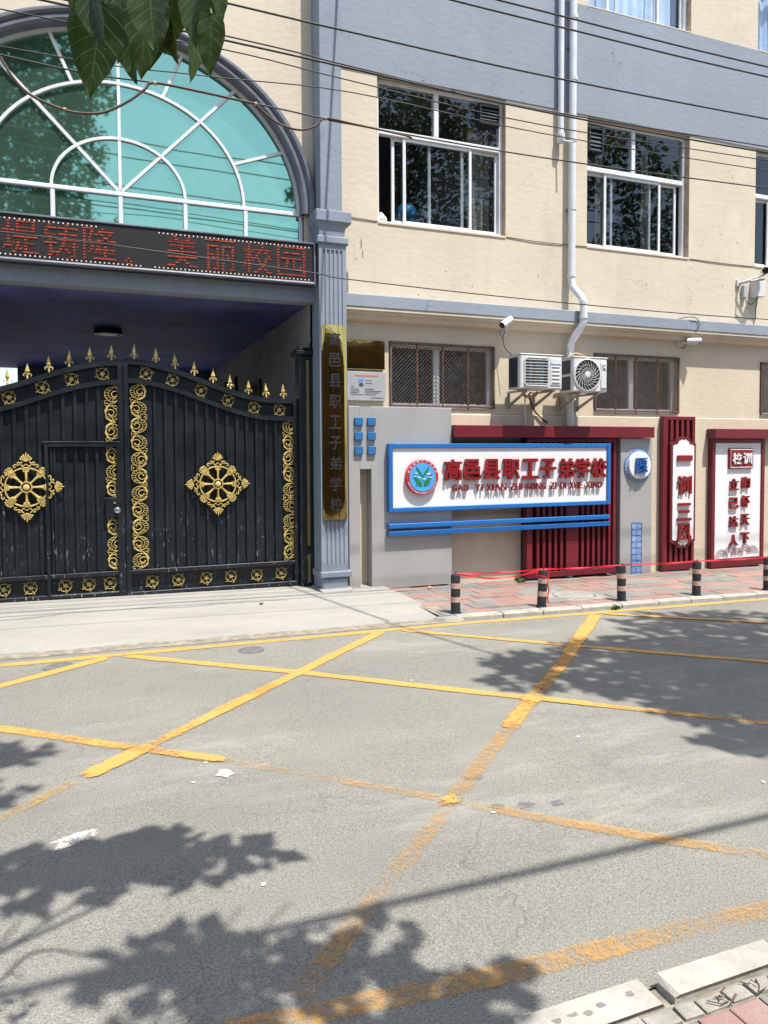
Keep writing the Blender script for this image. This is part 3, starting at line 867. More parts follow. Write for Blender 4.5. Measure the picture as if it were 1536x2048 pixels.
# fan window
mb = MB()
def bar2(mb, pts, wd, y0=.06, y1=.12, close=False):
    n = len(pts)
    for i in range(n - 1):
        a, b = Vector(pts[i]), Vector(pts[i + 1]); d = (b - a).normalized(); e = d * .002
        q = Vector((-d.y, d.x)) * wd / 2
        P = [a - e + q, a - e - q, b + e - q, b + e + q]
        mb.prism([(p.x, p.y) for p in P], y0, y1)
def eband(mb, a, b, wd, y0, y1, t0=0., t1=PI, n=48):
    o = len(mb.v)
    for i in range(n + 1):
        t_ = t0 + (t1 - t0) * i / n
        for da, yy in ((-wd / 2, y0), (wd / 2, y0), (wd / 2, y1), (-wd / 2, y1)):
            mb.v.append((AX + (a + da) * math.cos(t_), yy, AZ + (b + da) * math.sin(t_)))
    for i in range(n):
        for j in range(4): mb.f.append((o + i * 4 + j, o + (i + 1) * 4 + j, o + (i + 1) * 4 + (j + 1) % 4, o + i * 4 + (j + 1) % 4))
eband(mb, 2.09, 1.79, .04, .055, .13)
fan = part('fan_window', mb, 'white_alu', gh)
for a, b in ((.72, .61), (1.41, 1.225)):
    mb = MB(); eband(mb, a, b, .032, .062, .12); part('ring_bar', mb, 'white_alu', fan)
def ray_bar(tdeg, a0, b0, a1=2.08, b1=1.78):
    t_ = R(tdeg); mb = MB()
    bar2(mb, [(AX + a0 * math.cos(t_), AZ + b0 * math.sin(t_)), (AX + a1 * math.cos(t_), AZ + b1 * math.sin(t_))], .034, .065, .118)
    part('glazing_bar', mb, 'white_alu', fan)
ray_bar(90, 0, .02); ray_bar(50.5, .03, .03); ray_bar(129.5, .03, .03)
for d in (24, 70, 110, 156): ray_bar(d, 1.42, 1.235)
part('transom_bar', MB().bbox(AX - 2.14, AX + 2.14, .058, .125, AZ - .035, AZ + .012), 'white_alu', fan)
for x in (-1.79, -1.07, -.35, .36, 1.08, 1.79, 2.48):
    part('glazing_bar', MB().bbox(x - .024, x + .024, .062, .12, 4.25, AZ - .035), 'white_alu', fan)
# panes: each sector of glass between the bars
def sector(a0, b0, a1, b1, t0, t1, tilt):
    n = 10; mb = MB()
    o_ = [(AX + a1 * math.cos(t0 + (t1 - t0) * i / n), AZ + b1 * math.sin(t0 + (t1 - t0) * i / n)) for i in range(n + 1)]
    i_ = [(AX + a0 * math.cos(t1 + (t0 - t1) * i / n), AZ + b0 * math.sin(t1 + (t0 - t1) * i / n)) for i in range(n + 1)] if a0 > 0 else [(AX, AZ)]
    poly = o_ + i_
    cx = sum(p[0] for p in poly) / len(poly); cz = sum(p[1] for p in poly) / len(poly)
    mb.add([(x, .092 + tilt[0] * (x - cx) + tilt[1] * (z_ - cz), z_) for x, z_ in poly], [tuple(range(len(poly)))])
    part('pane', mb, 'glass_teal', fan)
pq = random.Random(4)
tl_ = lambda: (pq.gauss(0, .0035), pq.gauss(0, .0035))
A4 = [0, R(50.5), PI / 2, R(129.5), PI]
for a, b in zip(A4[:-1], A4[1:]):
    sector(0, 0, .72, .61, a, b, tl_()); sector(.72, .61, 1.41, 1.225, a, b, tl_())
A8 = [0, R(24), R(50.5), R(70), PI / 2, R(110), R(129.5), R(156), PI]
for a, b in zip(A8[:-1], A8[1:]): sector(1.41, 1.225, 2.1, 1.8, a, b, tl_())
xs = [-1.79, -1.07, -.35, .36, 1.08, 1.79, 2.48]
for a, b in zip(xs[:-1], xs[1:]):
    ta = tl_(); mb = MB(); cx = (a + b) / 2
    mb.add([(x, .092 + ta[0] * (x - cx) + ta[1] * (z_ - 4.5), z_) for x, z_ in ((a, 4.25), (b, 4.25), (b, AZ - .03), (a, AZ - .03))], [(0, 1, 2, 3)])
    part('pane', mb, 'glass_teal', fan)
part('window_board', MB().box(-6, 2.6, .13, .30, 3.70, 9.0), 'interior_dark', gh)
part('beam', MB().bbox(-6, 2.62, -.10, .125, 3.665, 4.27, .01), 'grey_paint', gh)
part('passage_ceiling', MB().box(-6, 2.62, .125, 9.0, 3.69, 3.80), 'galaxy', gh)
part('roof_slab', MB().box(-6, 2.62, .31, 9.0, 8.9, 9.0).box(-6, 2.62, 8.9, 9.0, 3.81, 8.9), 'cream', gh)
mb = MB()
mb.box(2.6, 2.85, .02, 3.1, -.2, 3.688).box(2.6, 2.85, 3.9, 5.0, -.2, 3.688).box(2.6, 2.85, 3.1, 3.9, 2.95, 3.688).box(2.6, 2.85, 5.001, 9, 3.45, 3.688).box(2.66, 2.85, 5.001, 9, -.2, 3.449)
part('side_wall', mb, 'passage_wall', gh)
mb = MB().box(2.56, 2.6, 3.04, 3.10, 0, 3.02).box(2.56, 2.6, 3.9, 3.96, 0, 3.02).box(2.56, 2.599, 3.10, 3.9, 2.96, 3.02)
part('door_frame', mb, 'black_metal', gh)
part('side_wall', MB().box(-2.4, -2.2, .02, 9, -.2, 3.688), 'passage_wall', gh)
part('back_room', MB().box(3.3, 3.5, 2.8, 4.2, -.2, 3.6), 'passage_wall', gh)
part('end_wall', MB().box(-1.45, 2.598, 8.7, 8.898, 2.95, 3.688), 'passage_wall', gh)
for k in range(5):
    part('window_bar', MB().box(2.61, 2.658, 5.5 + k * .6, 5.55 + k * .6, .2, 3.3), 'black_metal', gh)

# pilaster
PX0, PX1, PF = 2.60, 2.945, -.30
def fluted(x0, x1, yf, yb, z0, z1, fz0, fz1, nf=5):
    mb = MB(); m_ = .036; pitch = (x1 - x0 - 2 * m_) / nf; r_ = pitch * .33
    pr = [(x0, yb), (x0, yf)]
    for i in range(nf):
        c_ = x0 + m_ + pitch * (i + .5)
        for k in range(7):
            a = PI - PI * k / 6
            pr.append((c_ + r_ * math.cos(a), yf + r_ * .95 * math.sin(a)))
    pr += [(x1, yf), (x1, yb)]
    n = len(pr); mb.v += [(x, y, fz0) for x, y in pr] + [(x, y, fz1) for x, y in pr]
    mb.f += [(i, i + 1, n + i + 1, n + i) for i in range(n - 1)]
    mb.box(x0, x1, yf, yb, z0, fz0).box(x0, x1, yf, yb, fz1, z1)
    return mb
pil = part('pilaster', fluted(PX0, PX1, PF, .12, .33, 4.36, .42, 4.275), 'grey_paint', gh)
part('pilaster_upper', MB().bbox(2.625, 2.90, -.297, .1, 4.74, 9.0), 'grey_paint', pil)
part('abacus', MB().bbox(2.555, 3.005, -.345, .1, 4.60, 4.737, .01), 'grey_paint', pil)
def cav(x0, x1, yf, z0, z1, e0, e1):
    """cavetto: sides curve from overhang e0 at the bottom to e1 at the top"""
    n = 8; mb = MB()
    for i in range(n + 1):
        q = i / n; z_ = z0 + (z1 - z0) * q
        e = e1 * (1 - math.sqrt(max(0, 1 - q * q))) + e0 * (1 - q)
        mb.v += [(x0 - e, .1, z_), (x0 - e, yf - e, z_), (x1 + e, yf - e, z_), (x1 + e, .1, z_)]
    for i in range(n):
        for j in range(3): mb.f.append((i * 4 + j, i * 4 + j + 1, i * 4 + j + 5, i * 4 + j + 4))
    return mb
smooth_angle(part('capital', cav(2.603, 2.925, -.302, 4.43, 4.60, .0, .045), 'grey_paint', pil), 50)
part('fillet', MB().bbox(2.575, 2.972, -.328, .1, 4.345, 4.432, .012), 'grey_paint', pil)
part('base_fillet', MB().bbox(2.580, 2.982, -.335, .1, .265, .342, .012), 'grey_paint', pil)
part('base_block', MB().bbox(2.605, 2.945, -.305, .1, -.05, .262, .02), 'grey_paint', pil)
part('plinth', MB().bbox(2.57, 2.985, -.37, .1, -.05, .128, .03), 'concrete', pil)

# ceiling lamp
lp = thing('ceiling_lamp', 'round white lamp under the dark painted passage ceiling', 'lamp', (.26, 3.0, 3.6))
part('rim', MB().lathe([(.20, .085), (.20, 0), (.175, 0), (.175, .02)], 32, (.26, 3.0, 3.605)), 'black_metal', lp)
smooth_angle(part('diffuser', MB().lathe([(.175, .02), (.14, .006), (.08, 0), (0, -.002)], 32, (.26, 3.0, 3.605)), 'white_alu', lp))

# ------------------------------------------------------------------ LED display
led = thing('led_display', 'long black scrolling LED text board below the teal fan window', 'display board', (.35, -.2, 3.84))
LX0, LX1 = -1.87, 2.57
part('housing', MB().box(LX0, LX1, -.235, -.101, 3.845, 4.345), 'black_metal', led)
part('screen', MB().box(LX0 + .03, LX1 - .05, -.245, -.236, 3.875, 4.32), 'led_face', led)
mb = MB().tube([(LX0, -.255, 3.855), (LX1 - .03, -.255, 3.855)], .022, 8); part('frame_edge', mb, 'arch_grey', led)
mb = MB().bbox(LX0, LX1, -.258, -.1, 4.327, 4.347, .004); part('frame_edge', mb, 'arch_grey', led)
mb = MB().tube([(LX1 - .012, -.255, 3.84), (LX1 - .012, -.255, 4.345)], .014, 8); part('frame_edge', mb, 'arch_grey', led)
for s_, x in (('堤', -.66), ('铸', -.26), ('隆', .13), ('美', 1.0), ('丽', 1.43), ('校', 1.86), ('园', 2.27)):
    letter(s_, x, 4.10, -.2475, .35, .37, 'led_red', led, .001, .0, 'led_character')
letter('。', .42, 3.94, -.2475, .075, .075, 'led_red', led, .001, .03, 'led_character')
mb = MB()
for a, b, z_ in ((-.85, .1, 4.285), (.75, 2.5, 4.285), (-.85, -.35, 3.91), (-.3, .55, 3.90), (.7, 2.5, 3.90)):
    x = a
    while x < b:
        mb.box(x - .006, x + .006, -.249, -.2455, z_ - .007, z_ + .007); x += .047
o = part('border_dots', mb, 'led_dot', led); o['kind'] = 'stuff'

# ------------------------------------------------------------------ entrance gate
GY = .12
def ztop(x):
    u = min(1, max(0, (x - .36) / 1.8)); return 2.49 + .42 * (1 + math.cos(PI * u)) / 2
def scroll_mesh(mir):
    """acanthus scroll cell .17 wide, .195 high"""
    mb = MB(); s_ = -1 if mir else 1
    def arc(cx, cz, r_, a0, a1, n=14, rz=None): return [(s_ * (cx + r_ * math.cos(R(a0 + (a1 - a0) * i / n))), cz + (rz or r_) * math.sin(R(a0 + (a1 - a0) * i / n))) for i in range(n + 1)]
    mb.ridge(arc(0, 0, .079, 60, 330, 20), .0085)
    mb.ridge(arc(.012, .004, .052, 110, 300, 14), .0068)
    sp = []
    for i in range(22):
        q = i / 21; a = R(300 + 430 * q); r_ = .052 - .034 * q
        sp.append((s_ * (.022 + r_ * math.cos(a)), -.004 + r_ * math.sin(a)))
    mb.ridge(sp, [.0075 + .006 * (i / 21) for i in range(22)])
    for a in (140, 165, 190, 215, 240):
        mb.ridge([(s_ * (.006 + .053 * math.cos(R(a))), .053 * math.sin(R(a))), (s_ * .078 * math.cos(R(a)), .078 * math.sin(R(a)))], .006)
    mb.ridge(arc(.058, .086, .018, -120, 150, 8), .0075); mb.ridge(arc(-.068, -.083, .016, 60, 330, 8), .0075)
    mb.ridge(arc(-.04, .095, .05, -95, 0, 8), .008); mb.ridge(arc(.06, -.075, .06, 100, 200, 8), .009)
    lf = [(.03, .10), (.065, .06), (.082, .02), (.074, -.02), (.06, .012), (.045, .05)]
    mb.ridge([(s_ * x, z_) for x, z_ in ((.02, .103), (.055, .062), (.074, .018), (.070, -.03))], [.006, .024, .026, .006])
    mb.ridge([(s_ * x, z_) for x, z_ in ((-.03, -.10), (.02, -.088), (.06, -.060), (.078, -.04))], [.006, .02, .018, .005])
    me = mb.mesh('scroll'); return me
SC = [scroll_mesh(False), scroll_mesh(True)]
def rosette_mesh():
    mb = MB(); r_ = .066
    mb.ridge([(r_ * math.cos(2 * PI * i / 24), r_ * math.sin(2 * PI * i / 24)) for i in range(24)], .0085, close=True)
    for a in (135, 315):   # stems that swing from the ring to the flower
        pts = [(r_ * math.cos(R(a)), r_ * math.sin(R(a)))]
        for i in range(1, 6):
            q = i / 5; pts.append((r_ * (1 - q * .8) * math.cos(R(a + 40 * math.sin(q * PI) * (1 if a == 315 else .3))), r_ * (1 - q * .8) * math.sin(R(a + 40 * math.sin(q * PI) * (1 if a == 315 else .3)))))
        mb.ridge(pts, .0065)
    for a in (45, 135, 225, 290): # outward curls
        c_, s_ = math.cos(R(a)), math.sin(R(a))
        mb.ridge([(r_ * c_, r_ * s_), ((r_ + .016) * c_ - .004 * s_, (r_ + .016) * s_ + .004 * c_), ((r_ + .022) * c_ + .012 * s_, (r_ + .022) * s_ - .012 * c_)], .010)
        mb.ridge([(r_ * c_, r_ * s_), ((r_ - .018) * c_ - .004 * s_, (r_ - .018) * s_ + .004 * c_), ((r_ - .02) * c_ + .012 * s_, (r_ - .02) * s_ - .012 * c_)], .008)
    for k in range(5):
        a = 2 * PI * k / 5 + .3; mb.lathe([(.0125, 0), (.010, -.008), (0, -.012)], 7, (.016 * math.cos(a), 0, .016 * math.sin(a)), 'y')
    mb.lathe([(.008, -.008), (.006, -.016), (0, -.018)], 6, (0, 0, 0), 'y')
    return mb.mesh('rosette')
ROS = rosette_mesh()
def spike_mesh():
    mb = MB()
    mb.lathe([(.012, -.02), (.013, .012), (.009, .03), (.008, .045)], 8)
    prof = [(0, .04), (.010, .055), (.029, .092), (.024, .105), (.010, .16), (.0, .205)]
    for k in range(4): pass
    mb.lathe(prof, 4)
    for s_ in (1, -1):
        pts = [(0, 0, .03), (s_ * .012, 0, .050), (s_ * .028, 0, .060), (s_ * .043, 0, .052), (s_ * .047, 0, .036), (s_ * .039, 0, .026), (s_ * .032, 0, .031)]
        mb.tube(pts, [.007, .007, .0065, .006, .006, .006, .005], 6)
    return mb.mesh('spike')
SPK = spike_mesh()
def medallion_mesh():
    mb = MB(); r_ = .215
    mb.ridge([(r_ * math.cos(2 * PI * i / 40), r_ * math.sin(2 * PI * i / 40)) for i in range(40)], .019, d=.022, close=True)
    mb.ridge([(.055 * math.cos(2 * PI * i / 20), .055 * math.sin(2 * PI * i / 20)) for i in range(20)], .014, d=.03, close=True)
    mb.lathe([(.036, 0), (.034, -.024), (.015, -.032), (0, -.033)], 14, axis='y')
    def rot(pts, a): return [(x * math.cos(a) - z_ * math.sin(a), x * math.sin(a) + z_ * math.cos(a)) for x, z_ in pts]
    for k in range(8):
        a = k * PI / 4
        mb.ridge(rot([(.05, 0), (.07, 0), (.13, 0), (.175, 0)], a), [.022, .018, .027, .038], d=.026)
        mb.ridge(rot([(.178, -.030), (.178, .030)], a), .02, d=.024); mb.ridge(rot([(.195, -.036), (.195, .036)], a), .02, d=.024)
        mb.ridge(rot([(.064, -.018), (.064, .018)], a), .012, d=.024)
        if k % 2 == 0:     # tall palmette
            for s_ in (1, -1):
                cur = [(.225, s_ * .10), (.222, s_ * .122), (.238, s_ * .128), (.252, s_ * .112), (.246, s_ * .085), (.262, s_ * .055), (.285, s_ * .035)]
                mb.ridge(rot(cur, a), .015, d=.018)
                c2 = [(.228, s_ * .025), (.245, s_ * .048), (.268, s_ * .055), (.28, s_ * .075), (.272, s_ * .09), (.262, s_ * .078)]
                mb.ridge(rot(c2, a), .014, d=.018)
                for j, (ln, an) in enumerate(((.062, 62), (.066, 40), (.074, 20))):
                    p0 = (.288, s_ * .004); p1 = (.288 + ln * math.cos(R(an)), s_ * ln * math.sin(R(an)))
                    mb.ridge(rot([p0, p1], a), [.008, .021], d=.016)
                    mb.lathe([(.010, 0), (.007, -.014), (0, -.017)], 6, (*[0] * 0, rot([p1], a)[0][0], 0, rot([p1], a)[0][1]), 'y')
            mb.ridge(rot([(.285, 0), (.345, 0), (.365, 0), (.392, 0)], a), [.010, .018, .020, .003], d=.018)
            mb.ridge(rot([(.23 + .026 * math.sin(q * PI / 6), -.028 + .056 * q / 6) for q in range(7)], a), .011, d=.016)
        else:              # small corner fan
            for an in (-58, -30, 0, 30, 58):
                mb.ridge(rot([(.215, 0), (.215 + .06 * math.cos(R(an)), .06 * math.sin(R(an)))], a), [.012, .022], d=.018)
            mb.ridge(rot([(.262, -.045), (.276, -.02), (.282, 0), (.276, .02), (.262, .045)], a), .014, d=.018)
    return mb.mesh('medallion')
MED = medallion_mesh()
def ribbonrail(xs, zf, hgt, y0, y1):
    mb = MB(); n = len(xs)
    for x in xs: mb.v += [(x, y0, zf(x)), (x, y1, zf(x)), (x, y1, zf(x) - hgt), (x, y0, zf(x) - hgt)]
    for i in range(n - 1):
        for j in range(4): mb.f.append((i * 4 + j, i * 4 + (j + 1) % 4, (i + 1) * 4 + (j + 1) % 4, (i + 1) * 4 + j))
    mb.f += [(0, 1, 2, 3), ((n - 1) * 4 + 3, (n - 1) * 4 + 2, (n - 1) * 4 + 1, (n - 1) * 4)]
    return mb
BR = .028; ZB = .155; ZL = .445
def gate_leaf(label, xa, xb, zf, bars, ros_top, ros_bot, spikes, strips, med, zb):
    g = thing('gate_leaf', label, 'gate', ((xa + xb) / 2, GY, .1), 'leaves of the black entrance gate')
    n = 30; xs = [xa + (xb - xa) * i / n for i in range(n + 1)]
    mb = MB(); poly = [(xa, zb + .02), (xb, zb + .02)] + [(x, zf(x) - .03) for x in reversed(xs)]
    mb.prism(poly, GY + .045, GY + .05); part('panel', mb, 'gate_paint', g)
    part('top_rail', ribbonrail(xs, zf, .062, GY - .02, GY + .04), 'gate_paint', g)
    part('upper_rail', ribbonrail(xs, lambda x: zf(x) - .222, .055, GY - .02, GY + .04), 'gate_paint', g)
    for x0, x1 in ((xa, xa + .055), (xb - .055, xb)):
        zt = min(zf(x0), zf(x1)) - .063
        part('stile', MB().bbox(x0, x1, GY - .022, GY + .04, zb + .056, zt, .004), 'gate_paint', g)
    part('low_rail', MB().bbox(xa + .055, xb - .055, GY - .019, GY + .04, ZL - .05, ZL, .004), 'gate_paint', g)
    part('bottom_rail', MB().bbox(xa, xb, GY - .021, GY + .04, zb, zb + .056, .004), 'gate_paint', g)
    for x, z0 in bars:
        part('bar', MB().bbox(x - .018, x + .018, GY + .005, GY + .045, z0, zf(x) - .27, .004), 'gate_paint', g)
    for x in ros_top:
        z_ = zf(x) - .142; s_ = (zf(x + .01) - zf(x - .01)) / .02
        o = put('rosette', ROS, 'gold', g, (x, GY + .035, z_)); o.rotation_euler.y = -math.atan(s_) + rnd.choice((0, 0, 1.57, -1.57))
    for x in ros_bot:
        o = put('rosette', ROS, 'gold', g, (x, GY + .035, (zb + .056 + ZL - .05) / 2)); o.rotation_euler.y = rnd.uniform(-.25, .25)
    for x in spikes:
        o = put('spike', SPK, 'gold', g, (x, GY + .01, zf(x) + .010)); o.scale = (.9, .9, .86 * rnd.uniform(.96, 1.03)); o.rotation_euler = (rnd.gauss(0, .02), rnd.gauss(0, .025), rnd.uniform(-.4, .4))
    for x, z0, z1 in strips:
        nn = max(1, round((z1 - z0) / .195)); st = (z1 - z0) / nn
        for i in range(nn):
            o = put('scroll', SC[i % 2], 'gold', g, (x, GY + .02, z1 - st * (i + .5))); o.scale = (1.1, 1, st / .2)
            if i % 3 == 2: o.rotation_euler.y = PI
    put('medallion', MED, 'gold', g, (med[0], GY - .005, med[1]))
    return g
barsR = [(.70 + .1205 * i, ZL) for i in range(13)]
gr = gate_leaf('right leaf of the black gate, plain, without the small door', .352, 2.425, ztop, barsR,
               (.61, .91, 1.24, 1.56, 1.88, 2.2), (.64, .94, 1.27, 1.57, 1.89, 2.2), (.48, .72, .94, 1.16, 1.38, 1.59, 1.81, 2.03, 2.25),
               ((.515, .455, 2.63), (2.325, .455, 2.235)), (1.42, 1.435), .128)
part('gap_light_stop', MB().box(.33, .372, GY + .051, GY + .056, .17, 2.84), 'gate_paint', gr)  # added behind the leaves to block courtyard light in the gap
zl = lambda x: ztop(.70 - x) - .025
barsL = [(.08 - .125 * i, ZL if i > 3 else 1.955) for i in range(14)]
gl = gate_leaf('left leaf of the black gate with a small wicket door and round knob', -1.72, .345, zl, barsL,
               (.13, -.2, -.5, -.84, -1.2, -1.5), (.17, -.06, -.31, -.67, -.94, -1.3), (.23, 0, -.22, -.43, -.65, -.85, -1.07),
               ((.235, 1.96, 2.60),), (-.685, 1.44), .155)
mb = MB(); frame_rect(mb, -.495, .300, .17, 1.925, .035, GY - .028, GY - .0225)
wk = part('wicket_door', mb, 'gate_paint', gl)
part('rail', MB().bbox(-.52, .30, GY - .032, GY + .03, 1.93, 1.952, .004), 'gate_paint', wk)
for x in (-.40, -.285, -.17, -.055, .055): part('bar', MB().bbox(x - .018, x + .018, GY + .005, GY + .045, ZL, 1.89, .004), 'gate_paint', wk)
for z0, z1 in ((1.31, 1.885), (.46, 1.06)):
    nn = 3; st = (z1 - z0) / nn
    for i in range(nn):
        o = put('scroll', SC[(i + 1) % 2], 'gold', wk, (.235, GY + .02, z1 - st * (i + .5))); o.scale = (1.05, 1, st / .2)
part('lock_plate', MB().bbox(.135, .30, GY - .018, GY + .04, 1.07, 1.30, .004), 'gate_paint', wk)
smooth_angle(part('knob', MB().lathe([(.034, 0), (.034, -.012), (.018, -.02), (.018, -.035), (.03, -.045), (.03, -.065), (.012, -.072), (0, -.072)], 18, (.262, GY - .018, 1.155), 'y'), 'steel', wk))
smooth_angle(part('lock', MB().lathe([(.017, 0), (.017, -.012), (0, -.014)], 14, (.235, GY - .018, 1.245), 'y'), 'steel', wk))

# gate post with gold chain strip
gp = thing('gate_post', 'black square gate post with a gold chain strip beside the grey pilaster', 'post', (2.51, .1, .1))
part('post_body', MB().bbox(2.43, 2.60, .03, .24, .08, 3.03, .004), 'gate_paint', gp)
part('post_cap', MB().bbox(2.385, 2.612, -.02, .28, 3.031, 3.085, .008).bbox(2.42, 2.61, .0, .26, 3.086, 3.125, .02), 'gate_paint', gp)
for z0, z1 in ((.17, .575), (.64, 3.0)):
    mb = MB(); n = int((z1 - z0) / .027)
    for ph in (0, 1):
        mb.ridge([(2.535 + (.017 if (i + ph) % 2 else -.017), z0 + i * .027) for i in range(n)], .008, .029, .008)
    part('chain_strip', mb, 'gold', gp)
part('hinge_cable', MB().tube([(2.58, .05, 3.12), (2.56, .03, 3.16), (2.59, .03, 3.22), (2.57, .02, 3.30), (2.585, .01, 3.66)], .006, 5), 'cable_black', gp)

# ------------------------------------------------------------------ brass name plaque and wall plates
bp = thing('brass_plaque', 'tall curved brass name plaque hung on the fluted pilaster', 'plaque', (2.775, -.33, 1.0))
mb = MB(); n = 14
for i in range(n + 1):
    q = -1 + 2 * i / n; x = 2.775 + .155 * q; y = -.312 - .036 * math.sqrt(max(0, 1 - (q * .98) ** 2)); y2 = y + .012
    mb.v += [(x, y, .985), (x, y, 3.362), (x, y2, .985), (x, y2, 3.362)]
for i in range(n):
    a = i * 4
    mb.f += [(a, a + 4, a + 5, a + 1), (a + 2, a + 3, a + 7, a + 6), (a, a + 2, a + 6, a + 4), (a + 1, a + 5, a + 7, a + 3)]
smooth_angle(part('plate', mb, 'brass', bp), 40)
for i, s_ in enumerate('高邑县职工子弟学校'):
    letter(s_, 2.775, 3.19 - i * .252, -.3535, .155, .165, 'ink_black', bp, .003, .012)
o = part('brass_plate', MB().bbox(3.03, 3.55, -.045, -.03, 2.875, 3.245, .004), 'brass'); tag(o, 'blank mirror polished brass plate on the wall right of the pilaster', 'plaque')
ip = thing('info_plate', 'grey notice plate with red heading and small portrait under the brass plate', 'plaque', (3.3, -.03, 2.48))
part('plate', MB().bbox(3.03, 3.56, -.05, -.03, 2.475, 2.842, .004), 'plaque_grey', ip)
part('heading_print', MB().box(3.13, 3.46, -.0525, -.051, 2.785, 2.80), 'print_red', ip)
ph = part('portrait_print', MB().box(3.185, 3.255, -.0525, -.051, 2.66, 2.755), 'print_blue', ip)
part('portrait_figure', MB().box(3.193, 3.247, -.0545, -.0535, 2.66, 2.685).prism([(3.205, 2.685), (3.235, 2.685), (3.24, 2.715), (3.22, 2.738), (3.20, 2.715)], -.0545, -.0535), 'print_dark', ph)
part('portrait_face', MB().disc((3.22, 2.71), .011, -.0555, 12), 'skin_print', ph)
mb = MB(); q = random.Random(2)
for a, b, z_ in ((3.28, 3.36, 2.725), (3.28, 3.365, 2.69), (3.08, 3.12, 2.645), (3.08, 3.19, 2.615), (3.08, 3.19, 2.592), (3.08, 3.18, 2.57), (3.08, 3.24, 2.545), (3.27, 3.40, 2.615), (3.27, 3.49, 2.592), (3.27, 3.46, 2.57), (3.27, 3.42, 2.545), (3.34, 3.52, 2.505)):
    x = a
    while x < b:
        wd = q.uniform(.006, .011); mb.box(x, x + wd, -.0522, -.051, z_, z_ + .009); x += wd + .003
part('print_lines', mb, 'print_dark', ip)['kind'] = 'stuff'

# ------------------------------------------------------------------ sign wall
gpn = thing('grey_screen_panel', 'tall grey metal screen panel with a slot and six blue squares', 'panel', (3.7, -.2, .06))
YP = -.20
mb = MB()
mb.bbox(2.995, 3.145, YP, -.03, .08, 2.39, .004).bbox(3.298, 4.435, YP, -.03, .055, 2.39, .004)
mb.box(3.1455, 3.2975, YP + .0008, -.031, 1.60, 2.3895)
part('sheet', mb, 'panel_grey', gpn)
for r_ in range(3):
    for c_ in range(2):
        x0, z1 = 3.07 + c_ * .173, 2.248 - r_ * .182
        part('blue_square', MB().bbox(x0, x0 + .108, YP - .035, YP - .001, z1 - .098, z1, .004), 'square_blue', gpn)
sg = thing('school_sign', 'wide white school name sign with blue frame, red characters and round emblem', 'sign', (5.2, -.25, .75))
YS = -.275
SX0, SX1, SZ0, SZ1 = 3.505, 6.945, 1.045, 1.92
part('board', MB().box(SX0 + .05, SX1 - .05, YS + .012, -.206, SZ0 + .05, SZ1 - .05), 'sign_white', sg)
mb = MB(); frame_rect(mb, SX0, SX1, SZ0, SZ1, .055, YS - .012, -.207); part('frame', mb, 'sign_blue', sg)
for z0, z1 in ((.833, .893), (.735, .797)):
    part('blue_bar', MB().bbox(SX0, SX1, YS - .005, -.207, z0, z1, .005), 'sign_blue', sg)
YB = YS + .012
SCH = '高邑县职工子弟学校'
sxs = [4.405, 4.695, 4.985, 5.29, 5.59, 5.875, 6.18, 6.455, 6.735]
for s_, x in zip(SCH, sxs):
    letter(s_, x, 1.575, YB - .030, .255, .28, 'sign_red', sg, .020, .026)
PY = 'GAO YI XIAN ZHI GONG ZI DI XUE XIAO'
words = PY.split(); spans = [(4.385, 4.64), (4.73, 4.86), (4.895, 5.22), (5.27, 5.47), (5.51, 5.85), (5.91, 6.02), (6.08, 6.18), (6.23, 6.46), (6.50, 6.79)]
for wd_, (a, b) in zip(words, spans):
    wts = [.4 if ch == 'I' else 1. for ch in wd_]; tot = sum(wts); x = a; st = (b - a) / tot
    for ch, wt in zip(wd_, wts):
        letter(ch, x + st * wt / 2, 1.335, YB - .030, st * wt * (.80 if ch != 'I' else .45), .094, 'sign_red', sg, .013, .006); x += st * wt
# round emblem
EX, EZ = 3.955, 1.485; ER = .228
em = part('emblem', MB().lathe([(ER, 0), (ER, -.052), (ER - .006, -.058), (0, -.058)], 48, (EX, YB - .001, EZ), 'y'), 'emblem_red', sg)
YE = YB - .060
part('inner_disc', MB().lathe([(ER * .80, 0), (ER * .80, -.004), (0, -.004)], 40, (EX, YE + .001, EZ), 'y'), 'emblem_sky', em)
mb = MB()
for s_ in (1, -1):
    leaf = [(0, .0), (.02, .035), (.055, .085), (.095, .125), (.082, .075), (.055, .03), (.02, .0)]
    P = [(EX + s_ * x, EZ + .02 + z_) for x, z_ in leaf]
    mb.prism(P if s_ > 0 else P[::-1], YE - .007, YE - .0035)
    hand = [(.012, -.115), (.012, -.06), (.045, -.035), (.09, .0), (.125, .055), (.13, .03), (.12, -.02), (.085, -.07), (.05, -.115)]
    P = [(EX + s_ * x, EZ + z_) for x, z_ in hand]
    mb.prism(P if s_ > 0 else P[::-1], YE - .007, YE - .0035)
mb.box(EX - .008, EX + .008, YE - .0068, YE - .0036, EZ - .04, EZ + .03)
part('hands_and_sprout', mb, 'emblem_green', em)
mb = MB()
for x, z_, r_ in ((-.09, .055, .02), (.085, .045, .028), (-.115, .015, .016), (-.05, .0, .02), (.115, 0, .018), (.02, -.02, .02)):
    mb.add([(EX + x + r_ * 1.3 * math.cos(2 * PI * k / 10), YE - .0072, EZ + z_ + r_ * .32 * math.sin(2 * PI * k / 10)) for k in range(10)], [tuple(range(10))])
part('cloud_print', mb, 'sign_white', em)
letter('Z', EX - .083, EZ - .088, YE - .004, .036, .046, 'deep_blue', em, .001, .01); letter('D', EX + .083, EZ - .088, YE - .004, .036, .046, 'deep_blue', em, .001, .01)
